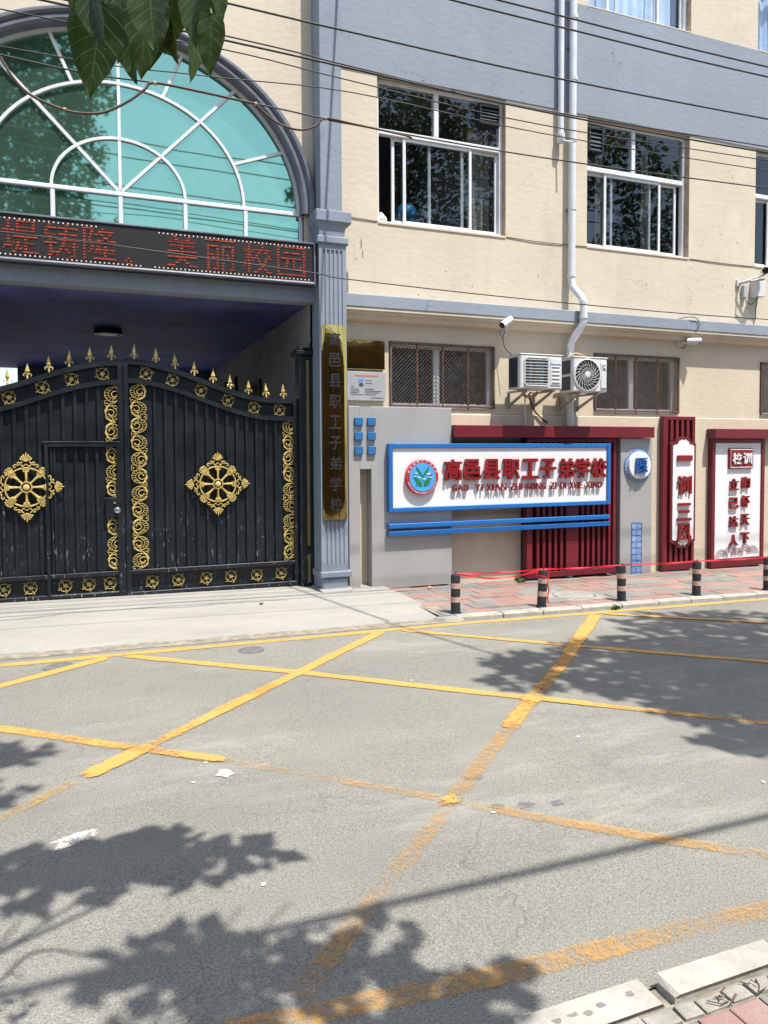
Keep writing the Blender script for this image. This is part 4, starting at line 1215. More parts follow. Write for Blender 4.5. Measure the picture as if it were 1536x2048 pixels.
def arc_text(s_, rad, a0, a1, size, up, par, mat, y):
    for i, ch in enumerate(s_):
        if ch == ' ': continue
        a = R(a0 + (a1 - a0) * (i + .5) / len(s_))
        me = text_mesh(ch, size, .0008, .012 * size); me2 = me.copy(); me2.materials.append(MATS[mat])
        o = put('letter', me2, None, par, (EX + rad * math.cos(a), y, EZ + rad * math.sin(a)))
        o.rotation_euler.y = (PI / 2 - a) if up else (-PI / 2 - a)
arc_text(SCH, ER * .90, 168, 12, .034, True, em, 'pale_blue', YE)
arc_text('GAOYIXIANZHIGONGZIDIXUEXIAO', ER * .90, 196, 344, .027, False, em, 'pale_blue', YE)

rs = thing('red_slat_screen', 'dark red slatted screen with a long top beam behind the white sign', 'screen', (6.2, -.2, .03))
part('top_beam', MB().bbox(4.44, 7.735, -.285, -.03, 2.005, 2.165, .006), 'slat_red', rs)
def slat_panel(rs, x0, x1, z0, z1, y0, y1, sl, wide, mat='slat_red', zt=.06, zb=.08):
    part('end_post', MB().bbox(x0, x0 + .09, y0, y1, z0 + zb, z1 - zt, .004), mat, rs); part('end_post', MB().bbox(x1 - .055, x1, y0, y1, z0 + zb, z1 - zt, .004), mat, rs)
    part('base_rail', MB().bbox(x0, x1, y0 - .002, y1, z0, z0 + zb, .004), mat, rs)
    part('top_rail', MB().bbox(x0, x1, y0 - .002, y1, z1 - zt, z1, .004), mat, rs)
    for a, b in sl: part('slat', MB().bbox(a, b, y0 + .001, y1, z0 + zb, z1 - zt, .003), mat, rs)
sl = [(5.76 + i * .098, 5.76 + i * .098 + .046) for i in range(5)] + [(6.25, 6.46)] + [(6.51 + i * .094, 6.51 + i * .094 + .046) for i in range(6)]
slat_panel(rs, 5.60, 7.115, .035, 2.003, -.20, -.10, sl, None)
part('backing', MB().box(5.605, 7.11, -.095, -.03, .04, 2.0), 'ink_black', rs)

gc = thing('grey_pillar_panel', 'narrow grey metal panel with a round blue character and blue lattice', 'panel', (7.45, -.2, 0))
part('sheet', MB().bbox(7.19, 7.765, -.20, -.03, -.03, 2.0, .004), 'panel_grey', gc)
CX, CZ = 7.50, 1.60
mb = MB(); r0, r1 = .205, .245
ringb = MB().lathe([(.25, 0), (.25, -.018), (.20, -.018), (.20, 0)], 44, (CX, -.2005, CZ), 'y')
fr = part('fret_ring', ringb, 'lattice_blue', gc)
mb = MB(); n = 26
for k in range(n):
    a = 2 * PI * k / n; d = 2 * PI / n
    def pp(r_, f): return (CX + r_ * math.cos(a + d * f), CZ + r_ * math.sin(a + d * f))
    mb.ridge([pp(.246, .08), pp(.246, .85), pp(.212, .85), pp(.212, .35), pp(.230, .35), pp(.230, .6)], .0085, -.2190, .003)
part('fret_lines', mb, 'deep_blue', fr)
part('disc', MB().lathe([(.20, 0), (.20, -.055), (.196, -.06), (0, -.06)], 44, (CX, -.2005, CZ), 'y'), 'sign_white', gc)
letter('愿', CX - .005, CZ - .005, -.285, .215, .23, 'deep_blue', gc, .022, .008)
lt = part('lattice_plate', MB().box(7.395, 7.58, -.2040, -.2005, -.028, .745), 'lattice_blue', gc)
mb = MB(); frame = [(7.395, -.02), (7.58, -.02), (7.58, .745), (7.395, .745)]
mb.ridge(frame, .012, -.2042, .003, True)
cs = .0925; nz = 8
for r_ in range(nz + 1):
    mb.ridge([(7.395, .745 - r_ * cs), (7.58, .745 - r_ * cs)], .013, -.2043, .003)
for r_ in range(nz):
    zc = .745 - (r_ + .5) * cs
    for c_ in range(2):
        xc = 7.395 + (c_ + .5) * cs; s_ = 1 if (r_ + c_) % 2 == 0 else -1; h = cs / 2
        for o_ in (-.032, 0, .032):
            ln = h - abs(o_) * .55
            mb.ridge([(xc - s_ * ln * .9 + o_ * .7, zc - ln * .9 - s_ * o_ * .7), (xc + s_ * ln * .9 + o_ * .7, zc + ln * .9 - s_ * o_ * .7)], .011, -.2044, .003)
    mb.ridge([(7.4875, zc - cs / 2), (7.4875, zc + cs / 2)], .007, -.2043, .003)
part('lattice_lines', mb, 'deep_blue', lt)

sp = thing('slogan_panel', 'dark red slatted panel with a scalloped white tablet and four red characters', 'sign', (8.35, -.1, 0))
x0, x1 = 8.05, 8.67
slat_panel(sp, x0, x1, -.02, 2.335, -.12, -.04, [(x0 + .135 + i * .104, x0 + .135 + i * .104 + .058) for i in range(4)], None, 'slat_red', .055, .10)
part('backing', MB().box(x0 + .005, x1 - .005, -.038, -.028, -.015, 2.33), 'panel_grey', sp)
def scallop(xc, hw, z0, z1, e=0.):
    hw += e; z0 -= e; z1 += e
    top = [(hw, z1 - .17), (hw, z1 - .105), (hw - .03, z1 - .085), (hw - .09, z1 - .075), (hw - .115, z1 - .03), (hw - .16, z1 - .012), (.035, z1), (0, z1 - .02)]
    right = top; left = [(-x, z_) for x, z_ in reversed(top[:-1])]
    bot = [(-x, z0 + (z1 - z_)) for x, z_ in top]; botr = [(-x, z_) for x, z_ in reversed(bot[:-1])]
    P = [(x, z_) for x, z_ in right] + left + bot + botr
    return [(xc + x, z_) for x, z_ in P]
XT = 8.395
part('tablet_rim', MB().prism(scallop(XT, .205, .36, 1.985, .04), -.165, -.1215), 'slat_red', sp)
part('tablet', MB().prism(scallop(XT, .205, .36, 1.985), -.172, -.166), 'sign_white', sp)
for s_, z_, h, wd in (('一', 1.70, .085, .28), ('训', 1.285, .29, .27), ('三', .88, .27, .27), ('风', .46 + .10, .28, .28)):
    letter(s_, XT + .005, z_, -.190, wd, h, 'sign_red', sp, .016, .022)
mo = thing('motto_board', 'white motto board in a red frame with two columns of red characters', 'sign', (9.6, -.1, -.03))
part('top_beam', MB().bbox(8.985, 10.6, -.20, -.03, 2.0, 2.15, .006), 'slat_red', mo)
mb = MB(); mb.bbox(9.02, 9.09, -.12, -.03, .10, 1.998).bbox(10.06, 10.13, -.12, -.03, .10, 1.998).bbox(9.02, 10.13, -.122, -.03, -.04, .099).bbox(9.091, 10.059, -.119, -.03, 1.93, 1.998)
part('frame', mb, 'slat_red', mo)
part('board', MB().box(9.088, 10.062, -.100, -.032, .098, 1.932), 'sign_white', mo)
cp = part('caption_plate', MB().bbox(9.36, 9.86, -.135, -.101, 1.525, 1.845, .004), 'sign_red', mo)
mb = MB(); mb.ridge([(9.38, 1.545), (9.84, 1.545), (9.84, 1.825), (9.38, 1.825)], .012, -.1355, .004, True); part('caption_border', mb, 'sign_white', cp)
letter('校', 9.505, 1.685, -.147, .19, .175, 'sign_white', cp, .009, .012); letter('训', 9.72, 1.685, -.147, .18, .175, 'sign_white', cp, .009, .012)
for i, (a, b) in enumerate(zip('立己达人', '胸怀天下')):
    z_ = 1.29 - i * .297
    letter(a, 9.475, z_ - .015, -.120, .175, .18, 'sign_red', mo, .018, .02); letter(b, 9.715, z_ + .01, -.120, .175, .185, 'sign_red', mo, .018, .02)
mb = MB()
for xc, zc, r_ in ((9.25, .11, .13), (9.42, .15, .13), (9.57, .12, .13), (9.74, .17, .13), (9.9, .14, .13)):
    for k in range(5):
        rr = r_ - k * .024
        pts = [(xc + rr * math.cos(PI * i / 16), zc + rr * math.sin(PI * i / 16)) for i in range(17)]
        mb.ridge([(x, max(z_, .104)) for x, z_ in pts], .011, -.1005 - .0006 * (k % 2), .002)
part('cloud_scroll', mb, 'slat_red', mo)

# ------------------------------------------------------------------ bollards and tape
BX = [3.66, 4.76, 5.89, 7.05, 8.26]
words_ = ['before the grey screen panel, first from the gate', 'before the slatted screen, wound with tape', 'below the narrow grey panel with the lattice', 'before the slogan panel with the scalloped tablet', 'at the right edge below the motto board']
boll = []
for i, x in enumerate(BX):
    z_ = walk_z(x); y = -1.825; r_ = .052; h = .425
    b = thing('bollard', 'short black bollard with two pink bands ' + words_[i], 'bollard', (x, y, z_), 'bollards along the pavement kerb')
    me = bpy.data.meshes.get('bollard_post')
    if not me:
        mp_ = MB().lathe([(.066, 0), (.066, .01), (r_, .014), (r_, h - .018), (r_ - .006, h - .004), (r_ - .016, h), (0, h + .002)], 24); me = mp_.mesh('bollard_post')
        bd = MB().lathe([(r_ + .0005, 0), (r_ + .0025, .001), (r_ + .0025, .056), (r_ + .0005, .057)], 24).mesh('bollard_band')
        hk = MB().tube([(.0, 0, h), (.0, .0, h + .02), (.008, 0, h + .03), (.016, 0, h + .022)], .004, 5).mesh('bollard_hook')
        for mm in (me, bd):
            for p in mm.polygons: p.use_smooth = True
            mm.set_sharp_from_angle(angle=R(35))
    put('post', me, 'rubber_black', b, (x, y, z_)); put('band', bd, 'band_pink', b, (x, y, z_ + .125)); put('band', bd, 'band_pink', b, (x, y, z_ + .275)); put('hook', hk, 'cable_black', b, (x, y, z_))
    b.rotation_euler = ((0, 0, 0), (R(1), R(2.6), 0), (0, R(-.6), 0), (R(.5), R(.4), 0), (0, 0, 0))[i]
    boll.append((x, y, z_ + h))
def ribbon_tape(pts, wds, tw):
    mb = MB(); P = [Vector(p) for p in pts]
    for i, p in enumerate(P):
        a = tw[i]; q = Vector((0, math.sin(a), math.cos(a))) * wds[i] / 2
        mb.v += [tuple(p + q), tuple(p - q)]
    for i in range(len(P) - 1): mb.f.append((2 * i, 2 * i + 2, 2 * i + 3, 2 * i + 1))
    return mb
tp = thing('barrier_tape', 'thin red barrier tape strung from bollard to bollard along the kerb', 'tape', (4.76, -1.825, .45))
tq = random.Random(5)
for i in range(4):
    a, b = Vector(boll[i]), Vector(boll[i + 1]); n = 16; a.z += .008; b.z += .008
    for layer in range(2 if i == 0 else 1):
        sag = (.012 if layer == 0 else .075) if i == 0 else .01
        pts = [a.lerp(b, k / n) - Vector((0, .0, sag * 4 * (k / n) * (1 - k / n))) for k in range(n + 1)]
        part('tape_span', ribbon_tape(pts, [.009 + .013 * abs(math.sin(k * .55 + i + layer)) for k in range(n + 1)], [.4 * math.sin(k * .8 + i * 2 + layer) + .3 for k in range(n + 1)]), 'tape_red', tp)
mb = MB()
pts = [(4.76 + .066 * math.cos(a_), -1.825 + .066 * math.sin(a_), boll[1][2] - .01 - .01 * k) for k, a_ in enumerate([0, .8, 1.6, 2.4, 3.2, 4.0, 4.8, 5.6, 6.3])]
part('tape_wrap', ribbon_tape(pts, [.02] * 9, [0] * 9), 'tape_red', tp)
pts = [(4.815 + .012 * math.sin(k * 1.3), -1.87, boll[1][2] - .02 - k * .035) for k in range(11)]
mb = MB()
for p in pts: mb.v += [(p[0] - .006, p[1], p[2]), (p[0] + .010, p[1] - .004, p[2])]
for k in range(10): mb.f.append((2 * k, 2 * k + 2, 2 * k + 3, 2 * k + 1))
part('tape_tail', mb, 'tape_red', tp)

# ------------------------------------------------------------------ pipes and wall fittings
dp = thing('downpipe', 'white plastic downpipe with an offset bend round the grey ledge', 'pipe', (6.4, -.1, 2))
r_ = .052
def smooth_path(P, n=6):
    out = []
    P = [Vector(p) for p in P]
    for i in range(len(P) - 1):
        p0, p1, p2, p3 = P[max(i - 1, 0)], P[i], P[i + 1], P[min(i + 2, len(P) - 1)]
        for k in range(n):
            t_ = k / n
            out.append(.5 * ((2 * p1) + (p2 - p0) * t_ + (2 * p0 - 5 * p1 + 4 * p2 - p3) * t_ * t_ + (3 * p1 - p0 - 3 * p2 + p3) * t_ ** 3))
    out.append(P[-1]); return out
smooth_angle(part('pipe', MB().tube([(6.415, -.09, 11), (6.395, -.09, 4.30)], r_, 16, False), 'pvc_white', dp), 60)
smooth_angle(part('pipe_bend', MB().tube([(6.395, -.09, 4.32), (6.395, -.09, 4.24), (6.40, -.105, 4.15), (6.455, -.20, 4.02), (6.465, -.265, 3.93), (6.47, -.275, 3.85), (6.47, -.275, 3.70), (6.462, -.265, 3.60), (6.40, -.18, 3.44), (6.375, -.12, 3.36), (6.37, -.105, 3.27)], r_, 16, False), 'pvc_white', dp), 60)
smooth_angle(part('pipe', MB().tube([(6.37, -.105, 3.30), (6.37, -.105, walk_z(6.4))], r_ * .98, 16, False), 'pvc_white', dp), 60)
for x, y, z_ in ((6.413, -.09, 7.9), (6.410, -.09, 7.05), (6.403, -.09, 5.25), (6.396, -.09, 4.31), (6.465, -.27, 3.90), (6.468, -.272, 3.70), (6.372, -.105, 3.31), (6.405, -.09, 6.2)):
    smooth_angle(part('collar', MB().lathe([(r_ + .001, -.028), (r_ + .007, -.026), (r_ + .007, .026), (r_ + .001, .028)], 18, (x, y, z_)), 'pvc_white', dp), 40)
for z_ in (7.5, 5.25): part('clip', MB().box(6.35, 6.47, -.035, 0., z_ - .012, z_ + .012), 'galv', dp)
ct = thing('drain_pipe', 'narrow white pipe ending beside the upper window left of the downpipe', 'pipe', (6.22, -.07, 6.1))
smooth_angle(part('pipe', MB().tube([(6.215, -.075, 11), (6.215, -.075, 6.28)], .040, 14, False), 'pvc_white', ct), 60)
smooth_angle(part('end_cup', MB().lathe([(.041, .14), (.055, .13), (.058, .02), (.045, 0), (0, 0)], 16, (6.215, -.075, 6.14)), 'pvc_white', ct), 40)
part('outlet', MB().tube([(6.235, -.10, 6.17), (6.31, -.24, 6.10)], .012, 8), 'pvc_white', ct)

def ac_unit(x0, x1, z0, z1, yf, label, kind):
    ac = thing('ac_unit', label, 'air conditioner', ((x0 + x1) / 2, -.35, z0), 'outdoor air conditioner units above the sign')
    yb = yf + .30; w_, h_ = x1 - x0, z1 - z0
    part('case', MB().bbox(x0, x1, yf, yb, z0, z1, .016), 'ac_white', ac)
    part('top_cover', MB().bbox(x0 - .006, x1 + .006, yf - .006, yb + .006, z1 + .001, z1 + .016, .006), 'ac_white', ac)
    for a, b in ((.06, .46), (.54, .94)) if kind else ((.06, .94),):
        part('coil', MB().box(x0 - .005, x0 - .0006, yf + .07, yb - .02, z0 + h_ * a, z0 + h_ * b), 'coil_dark', ac)
    if kind:
        cx, cz, r_ = x0 + w_ * .395, z0 + h_ * .50, .205 if h_ > .45 else .18
        fg = part('fan_grille', MB().lathe([(r_ + .018, 0), (r_ + .018, -.016), (r_, -.02), (r_, -.002)], 40, (cx, yf - .0005, cz), 'y'), 'ac_white', ac)
        part('fan_dark', MB().disc((cx, cz), r_, yf - .002, 32), 'ink_black', ac)
        n = 21
        mb = MB()
        for k in range(n):
            a = 2 * PI * k / n; pts = []
            for i in range(7):
                q = i / 6; rr = .04 + (r_ - .04) * q; aa = a + .75 * q
                pts.append((cx + rr * math.cos(aa), cz + rr * math.sin(aa)))
            mb.ridge(pts, .0055, yf - .008, .006)
        for rr in (.09, .14): mb.ridge([(cx + rr * math.cos(2 * PI * i / 32), cz + rr * math.sin(2 * PI * i / 32)) for i in range(32)], .004, yf - .010, .004, True)
        part('grille_vanes', mb, 'ac_white', fg)
        part('fan_hub', MB().lathe([(.042, 0), (.042, -.012), (.03, -.018), (0, -.018)], 20, (cx, yf - .003, cz), 'y'), 'ac_white', fg)
        rp = part('side_strip', MB().bbox(x0 + w_ * .80, x1 - .02, yf - .014, yf - .0005, z0 + .05, z1 - .06, .006), 'ac_white', ac)
        letter('GREE', x0 + w_ * .885, z1 - .155, yf - .0155, .06, .017, 'ink_black', rp, .0008, .02)
        mb = MB(); lx, lz = x0 + w_ * .885, z1 - .115
        mb.ridge([(lx + .022 * math.cos(R(40 + 290 * i / 14)), lz + .022 * math.sin(R(40 + 290 * i / 14))) for i in range(15)], [.010 + .006 * math.sin(i / 14 * PI) for i in range(15)], yf - .0146, .001)
        part('logo_mark', mb, 'ink_black', rp)
    else:
        gx0, gx1, gz0, gz1 = x0 + w_ * .09, x0 + w_ * .655, z0 + h_ * .09, z1 - h_ * .08
        part('coil_front', MB().box(gx0, gx1, yf - .003, yf - .0006, gz0, gz1), 'coil_teal', ac)
        mb = MB()
        P = [(gx0 + .03, gz0), (gx1 - .03, gz0), (gx1, gz0 + .03), (gx1, gz1 - .03), (gx1 - .03, gz1), (gx0 + .03, gz1), (gx0, gz1 - .03), (gx0, gz0 + .03)]
        mb.ridge(P, .022, yf - .001, .016, True); fg = part('grille_frame', mb, 'ac_white', ac)
        for i in range(9):
            z_ = gz0 + (gz1 - gz0) * (i + .7) / 9.4; part('grille_wire', MB().tube([(gx0, yf - .014, z_), (gx1, yf - .014, z_)], .0035, 5), 'ac_white', fg)
        for i in range(4):
            x = gx0 + (gx1 - gx0) * (i + .5) / 4; part('fan_blade', MB().add([(x - .03, yf - .0045, gz0 + .04), (x + .02, yf - .006, gz0 + .02), (x + .04, yf - .0045, gz1 - .05), (x - .01, yf - .006, gz1 - .03)], [(0, 1, 2, 3)]), ('coil_dark', 'cable_brown', 'coil_teal', 'coil_dark')[i], fg)
        sp_ = part('service_panel', MB().bbox(x0 + w_ * .70, x1 - .025, yf - .010, yf - .0005, z0 + .05, z1 - .035, .006), 'ac_white', ac)
        letter('Panasonic', x0 + w_ * .83, z1 - .115, yf - .0115, .155, .028, 'sign_blue', sp_, .0008, .02, shear=.1)
        for i in range(5):
            z_ = z0 + .085 + i * .052; part('vent_slot', MB().bbox(x0 + w_ * .735, x1 - .05, yf - .022, yf - .0102, z_, z_ + .016, .006), 'ac_white', sp_)
    for x in (x0 + .13, x1 - .12):
        mb = MB().box(x - .018, x + .018, yf + .02, -.026, z0 - .03, z0 - .004).box(x - .018, x + .018, -.045, -.026, z0 - .24, z0 - .03)
        mb.add([(x - .016, yf + .05, z0 - .03), (x + .016, yf + .05, z0 - .03), (x + .016, yf + .09, z0 - .03), (x - .016, yf + .09, z0 - .03), (x - .016, -.045, z0 - .22), (x + .016, -.045, z0 - .22), (x + .016, -.045, z0 - .18), (x - .016, -.045, z0 - .18)],
               [(0, 1, 5, 4), (1, 2, 6, 5), (2, 3, 7, 6), (3, 0, 4, 7)])
        part('bracket', mb, 'galv', ac)
    return ac
ac1 = ac_unit(5.27, 5.925, 2.645, 3.09, -.55, 'white outdoor air conditioner with square wire grille beside the barred window', 0)
ac2 = ac_unit(6.105, 6.665, 2.625, 3.085, -.55, 'white outdoor air conditioner with round fan grille next to the downpipe', 1)
part('hose', MB().tube(smooth_path([(5.66, -.2, 2.63), (5.62, -.2, 2.58), (5.70, -.12, 2.52), (5.80, -.05, 2.40), (5.93, -.05, 2.28), (6.03, -.05, 2.22)]), .012, 7), 'cable_brown', ac1)
part('hose', MB().tube(smooth_path([(5.52, -.2, 2.63), (5.56, -.22, 2.57), (5.68, -.22, 2.57), (5.76, -.2, 2.63)]), .022, 8), 'tan_reveal', ac1)
part('drain_tube', MB().tube([(5.655, -.05, 2.60), (5.66, -.05, 2.17)], .010, 8), 'pvc_white', ac1)
part('hose', MB().tube(smooth_path([(6.08, -.25, 2.62), (6.12, -.15, 2.52), (6.20, -.06, 2.40), (6.24, -.06, 2.33)]), .012, 7), 'tan_reveal', ac2)
part('hose', MB().tube(smooth_path([(6.25, -.2, 3.12), (6.38, -.22, 3.19), (6.55, -.2, 3.14), (6.60, -.12, 3.02)]), .014, 7), 'tan_reveal', ac2)

def bullet_camera(label, base, d, ln=.20, r_=.042, arm=None, cable=None):
    """bullet camera: body along d, hood, black face, wall bracket"""
    cmr = thing('security_camera', label, 'camera', base, 'security cameras on the school wall')
    b = Vector(base); d = Vector(d).normalized(); c_ = b + Vector((0, -.14, .03)) if arm is None else Vector(arm)
    a0, a1 = c_ - d * ln * .5, c_ + d * ln * .5
    smooth_angle(part('body', MB().tube([a0, a0 + d * .01, a1 - d * .02], [r_ * .8, r_, r_], 14), 'ac_white', cmr), 50)
    smooth_angle(part('hood', MB().tube([a0 + Vector((0, 0, .006)), a1 + d * .015 + Vector((0, 0, .010))], r_ * 1.06, 14, False), 'ac_white', cmr), 50)
    part('face', MB().tube([a1 - d * .02, a1 + d * .002], r_ * .94, 14), 'cam_black', cmr)
    part('bracket', MB().tube([b, b + Vector((0, -.07, 0)), c_ - Vector((0, 0, r_))], .014, 8), 'ac_white', cmr)
    part('mount', MB().box(b.x - .04, b.x + .04, -.035, -.001, b.z - .05, b.z + .05), 'ac_white', cmr)
    if cable: part('cable', MB().tube(smooth_path(cable), .006, 5), 'cable_black', cmr)
    return cmr
bullet_camera('white bullet camera above the square grille air conditioner pointing at the gate', (5.33, -.03, 3.46), (-.80, -.36, -.48), .22, .042, (5.25, -.23, 3.555), [(5.30, -.1, 3.45), (5.27, -.10, 3.36), (5.30, -.12, 3.22), (5.38, -.2, 3.11)])
c2 = bullet_camera('white bullet camera under the ledge above the slogan panel facing along the street', (8.43, -.03, 3.46), (.90, -.42, -.02), .20, .045, (8.56, -.16, 3.475), [(8.42, -.05, 3.40), (8.47, -.07, 3.38), (8.50, -.09, 3.45), (8.48, -.10, 3.56), (8.60, -.22, 3.66), (8.60, -.215, 3.80), (8.45, -.21, 3.83), (8.30, -.05, 3.81)])
c3 = bullet_camera('dark faced camera on a bracket arm with a box at the right picture edge', (9.62, -.03, 4.47), (-.62, -.75, -.1), .16, .05, (9.90, -.26, 4.62), None)
part('arm', MB().tube([(9.63, -.04, 4.46), (9.67, -.2, 4.47), (9.9, -.25, 4.50)], .016, 8), 'galv', c3)
part('junction_box', MB().bbox(9.88, 10.06, -.14, -.002, 4.26, 4.52, .008), 'ac_white', c3)
part('adapter', MB().bbox(9.69, 9.76, -.06, -.002, 4.24, 4.44, .008), 'plaque_grey', c3)
part('cable', MB().tube(smooth_path([(9.72, -.05, 4.24), (9.76, -.06, 4.16), (9.86, -.08, 4.15), (9.92, -.1, 4.26)]), .006, 5), 'cable_black', c3)
part('cable', MB().tube(smooth_path([(9.94, -.10, 4.26), (9.95, -.05, 4.05), (9.98, -.03, 3.95), (9.93, -.03, 3.82)]), .006, 5), 'cable_black', c3)

# sill joint lines, built as thin dark tubes, and wall scars
def wire(label, pts, r_, mat='cable_black', group='cables strung along the facade', name='cable', n=6, smooth=True):
    o = part(name, MB().tube(smooth_path(pts) if smooth else pts, r_, n), mat); o['label'] = label; o['category'] = 'cable'; o['group'] = group; return o
wire('thin dark joint line along the sill between the pilaster and first upper window', [(3.0, -.006, 4.795), (3.25, -.008, 4.785), (3.47, -.006, 4.775)], .005, group='joint lines on the wall')
wire('thin dark joint line along the sill between the first and second upper windows', [(5.38, -.006, 4.77), (5.9, -.01, 4.755), (6.34, -.008, 4.76), (6.71, -.006, 4.765)], .005, group='joint lines on the wall')
wire('thin dark joint line along the sill right of the second upper window', [(8.63, -.006, 4.765), (9.3, -.008, 4.755), (9.96, -.006, 4.76)], .005, group='joint lines on the wall')
part('wall_scar', MB().add([(3.02, -.004, 3.80), (3.075, -.004, 3.80), (3.072, -.005, 3.95), (3.078, -.004, 4.09), (3.06, -.006, 4.11), (3.03, -.004, 4.10), (3.026, -.005, 3.97)], [(0, 1, 2, 3, 4, 5, 6)]), 'mortar', sb)
for x, z_, a in ((3.25, 4.42, .12), (3.27, 4.30, .1), (4.45, 4.22, .02), (4.85, 4.05, .02), (4.05, 3.88, .02), (5.9, 4.28, .02), (7.8, 4.3, .03), (9.3, 4.4, .02), (9.6, 5.1, .03)):
    part('wall_scar', MB().add([(x - .006, -.003, z_), (x + .009, -.003, z_ - .004), (x + .005, -.004, z_ + a), (x - .008, -.003, z_ + a * .8)], [(0, 1, 2, 3)]), 'mortar', sb)

# ------------------------------------------------------------------ overhead cables along the street
WY = -2.4
def overhead(label, pts, r_, y=WY, mat='cable_black'):
    P = [(x, y, z_) for x, z_ in pts]
    a, b = Vector(P[0]), Vector(P[-1])
    P = [(a.x - 5.5, y, a.z + .12)] + P + [(b.x + 5.5, y, b.z + .14)]
    return wire(label, P, r_ * .85)
ov = [
    ('topmost overhead cable, crossing the downpipe near the upper picture edge', [(2.3, 6.32), (4.34, 6.30), (7.48, 6.31)], .011, -2.4),
    ('overhead cable just under the topmost one at the upper right', [(2.29, 6.14), (4.34, 6.12), (7.48, 6.13)], .011, -2.5),
    ('overhead cable crossing the middle of the grey band', [(1.13, 5.70), (2.29, 5.68), (4.34, 5.66), (7.49, 5.71)], .011, -2.4),
    ('upper overhead cable of the pair along the lower edge of the grey band', [(1.13, 5.42), (2.29, 5.37), (4.34, 5.31), (7.5, 5.39)], .008, -2.4),
    ('lower overhead cable of the pair along the lower edge of the grey band', [(1.13, 5.37), (2.29, 5.34), (4.34, 5.285), (7.5, 5.31)], .011, -2.42),
    ('thin overhead cable across the top panes of the first upper window', [(-.6, 5.28), (1.12, 5.30), (2.28, 5.24), (4.34, 5.16), (7.5, 5.23)], .0065, -2.4),
    ('thin overhead cable across the middle of the top panes of the first upper window', [(-.61, 4.97), (.92, 5.02), (2.28, 5.11), (4.34, 5.05), (7.5, 5.09)], .006, -2.45),
    ('lowest overhead cable, running across the display board and along the ledge', [(-.64, 3.56), (.49, 3.52), (1.93, 3.45), (2.27, 3.42), (4.47, 3.37), (7.54, 3.37)], .0065, -2.4),
]
for lb, pts, r_, y in ov: overhead(lb, pts, r_, y)
cb = thing('slack_cable', 'brown slack cable tied in two loops before the teal fan window', 'cable', (1, WY, 4.8))
part('bearer', MB().tube(smooth_path([(-5, WY, 5.3), (-.62, WY, 4.93), (.55, WY, 4.915), (.92, WY, 4.905), (1.4, WY, 4.885), (2.04, WY, 4.855), (2.28, WY, 4.845), (4.34, WY, 4.83), (7.51, WY, 4.91), (13, WY, 5.1)]), .007, 6), 'cable_black', cb)
part('loop', MB().tube(smooth_path([(-1.6, WY - .02, 5.3), (-.72, WY - .02, 5.08), (-.61, WY - .02, 4.91), (-.51, WY - .02, 4.75), (-.38, WY - .02, 4.64), (-.15, WY - .02, 4.57), (.02, WY - .02, 4.57), (.17, WY - .02, 4.61), (.35, WY - .02, 4.73), (.47, WY - .02, 4.84), (.55, WY - .02, 4.905), (.92, WY - .015, 4.90), (1.4, WY - .015, 4.875)]), .011, 7), 'cable_brown', cb)
part('loop', MB().tube(smooth_path([(1.4, WY - .02, 4.875), (1.49, WY - .02, 4.80), (1.62, WY - .02, 4.73), (1.80, WY - .02, 4.71), (1.95, WY - .02, 4.77), (2.04, WY - .02, 4.85), (2.3, WY - .012, 4.845), (2.82, WY - .012, 4.82), (2.9, WY - .02, 4.79)]), .010, 7), 'cable_brown', cb)
for x, z_ in ((.55, 4.905), (1.4, 4.875), (2.04, 4.85), (-.15, 4.575)): part('tie', MB().lathe([(.016, -.012), (.018, 0), (.016, .012)], 8, (x, WY - .015, z_), 'x'), 'tan_reveal', cb)
# cable bundle above the near kerb and the service cable to the pilaster: seen by their shadows on the road
wire('thick cable bundle above the near kerb, its shadow lying across the road', [(-8, -8.70, 6.1), (-3, -8.62, 6.0), (1, -8.60, 5.95), (5, -8.68, 6.0), (12, -8.80, 6.2)], .026)
wire('service cable crossing the street to the pilaster, its shadow lying on the driveway', [(2.86, -.30, 7.35), (3.52, -2.7, 7.0), (4.7, -6.6, 7.0), (5.2, -8.4, 7.1)], .016)

# ------------------------------------------------------------------ things inside the open window
gb = thing('globe', 'blue desk globe standing behind the pane of the first upper window', 'globe', (4.05, .36, 4.78))
smooth_angle(part('ball', MB().lathe([(.0001, -.155)] + [(.155 * math.cos(a), .155 * math.sin(a)) for a in [-PI / 2 + PI * i / 14 for i in range(1, 14)]] + [(.0001, .155)], 24, (4.05, .40, 5.04)), 'globe_blue', gb))
part('land_print', MB().lathe([(.157 * math.cos(a), .157 * math.sin(a)) for a in [-.35, -.1, .15, .3]], 24, (4.05, .40, 5.04)), 'print_land' if 'print_land' in MATS else 'tan_reveal', gb) if False else None
part('base', MB().lathe([(.09, 0), (.09, .015), (.015, .03), (.015, .14)], 18, (4.05, .40, 4.77)), 'ink_black', gb)
bgq = random.Random(9); mb = MB()
pts = [(3.50 + .02, .15, 4.785)]
n = 9; m_ = 6
for j in range(m_ + 1):
    for i in range(n):
        a = 2 * PI * i / n; rr = (.10 * math.sin(PI * (j + .6) / (m_ + 1.2))) * bgq.uniform(.6, 1.25)
        mb.v.append((3.585 + rr * math.cos(a) * .75, .16 + rr * math.sin(a) * .5, 4.785 + .16 * j / m_ + bgq.uniform(-.012, .012)))
for j in range(m_):
    for i in range(n): mb.f.append((j * n + i, j * n + (i + 1) % n, (j + 1) * n + (i + 1) % n, (j + 1) * n + i))
tag(part('plastic_bag', mb, 'bag_white'), 'crumpled white plastic bag on the sill of the open upper window', 'bag')

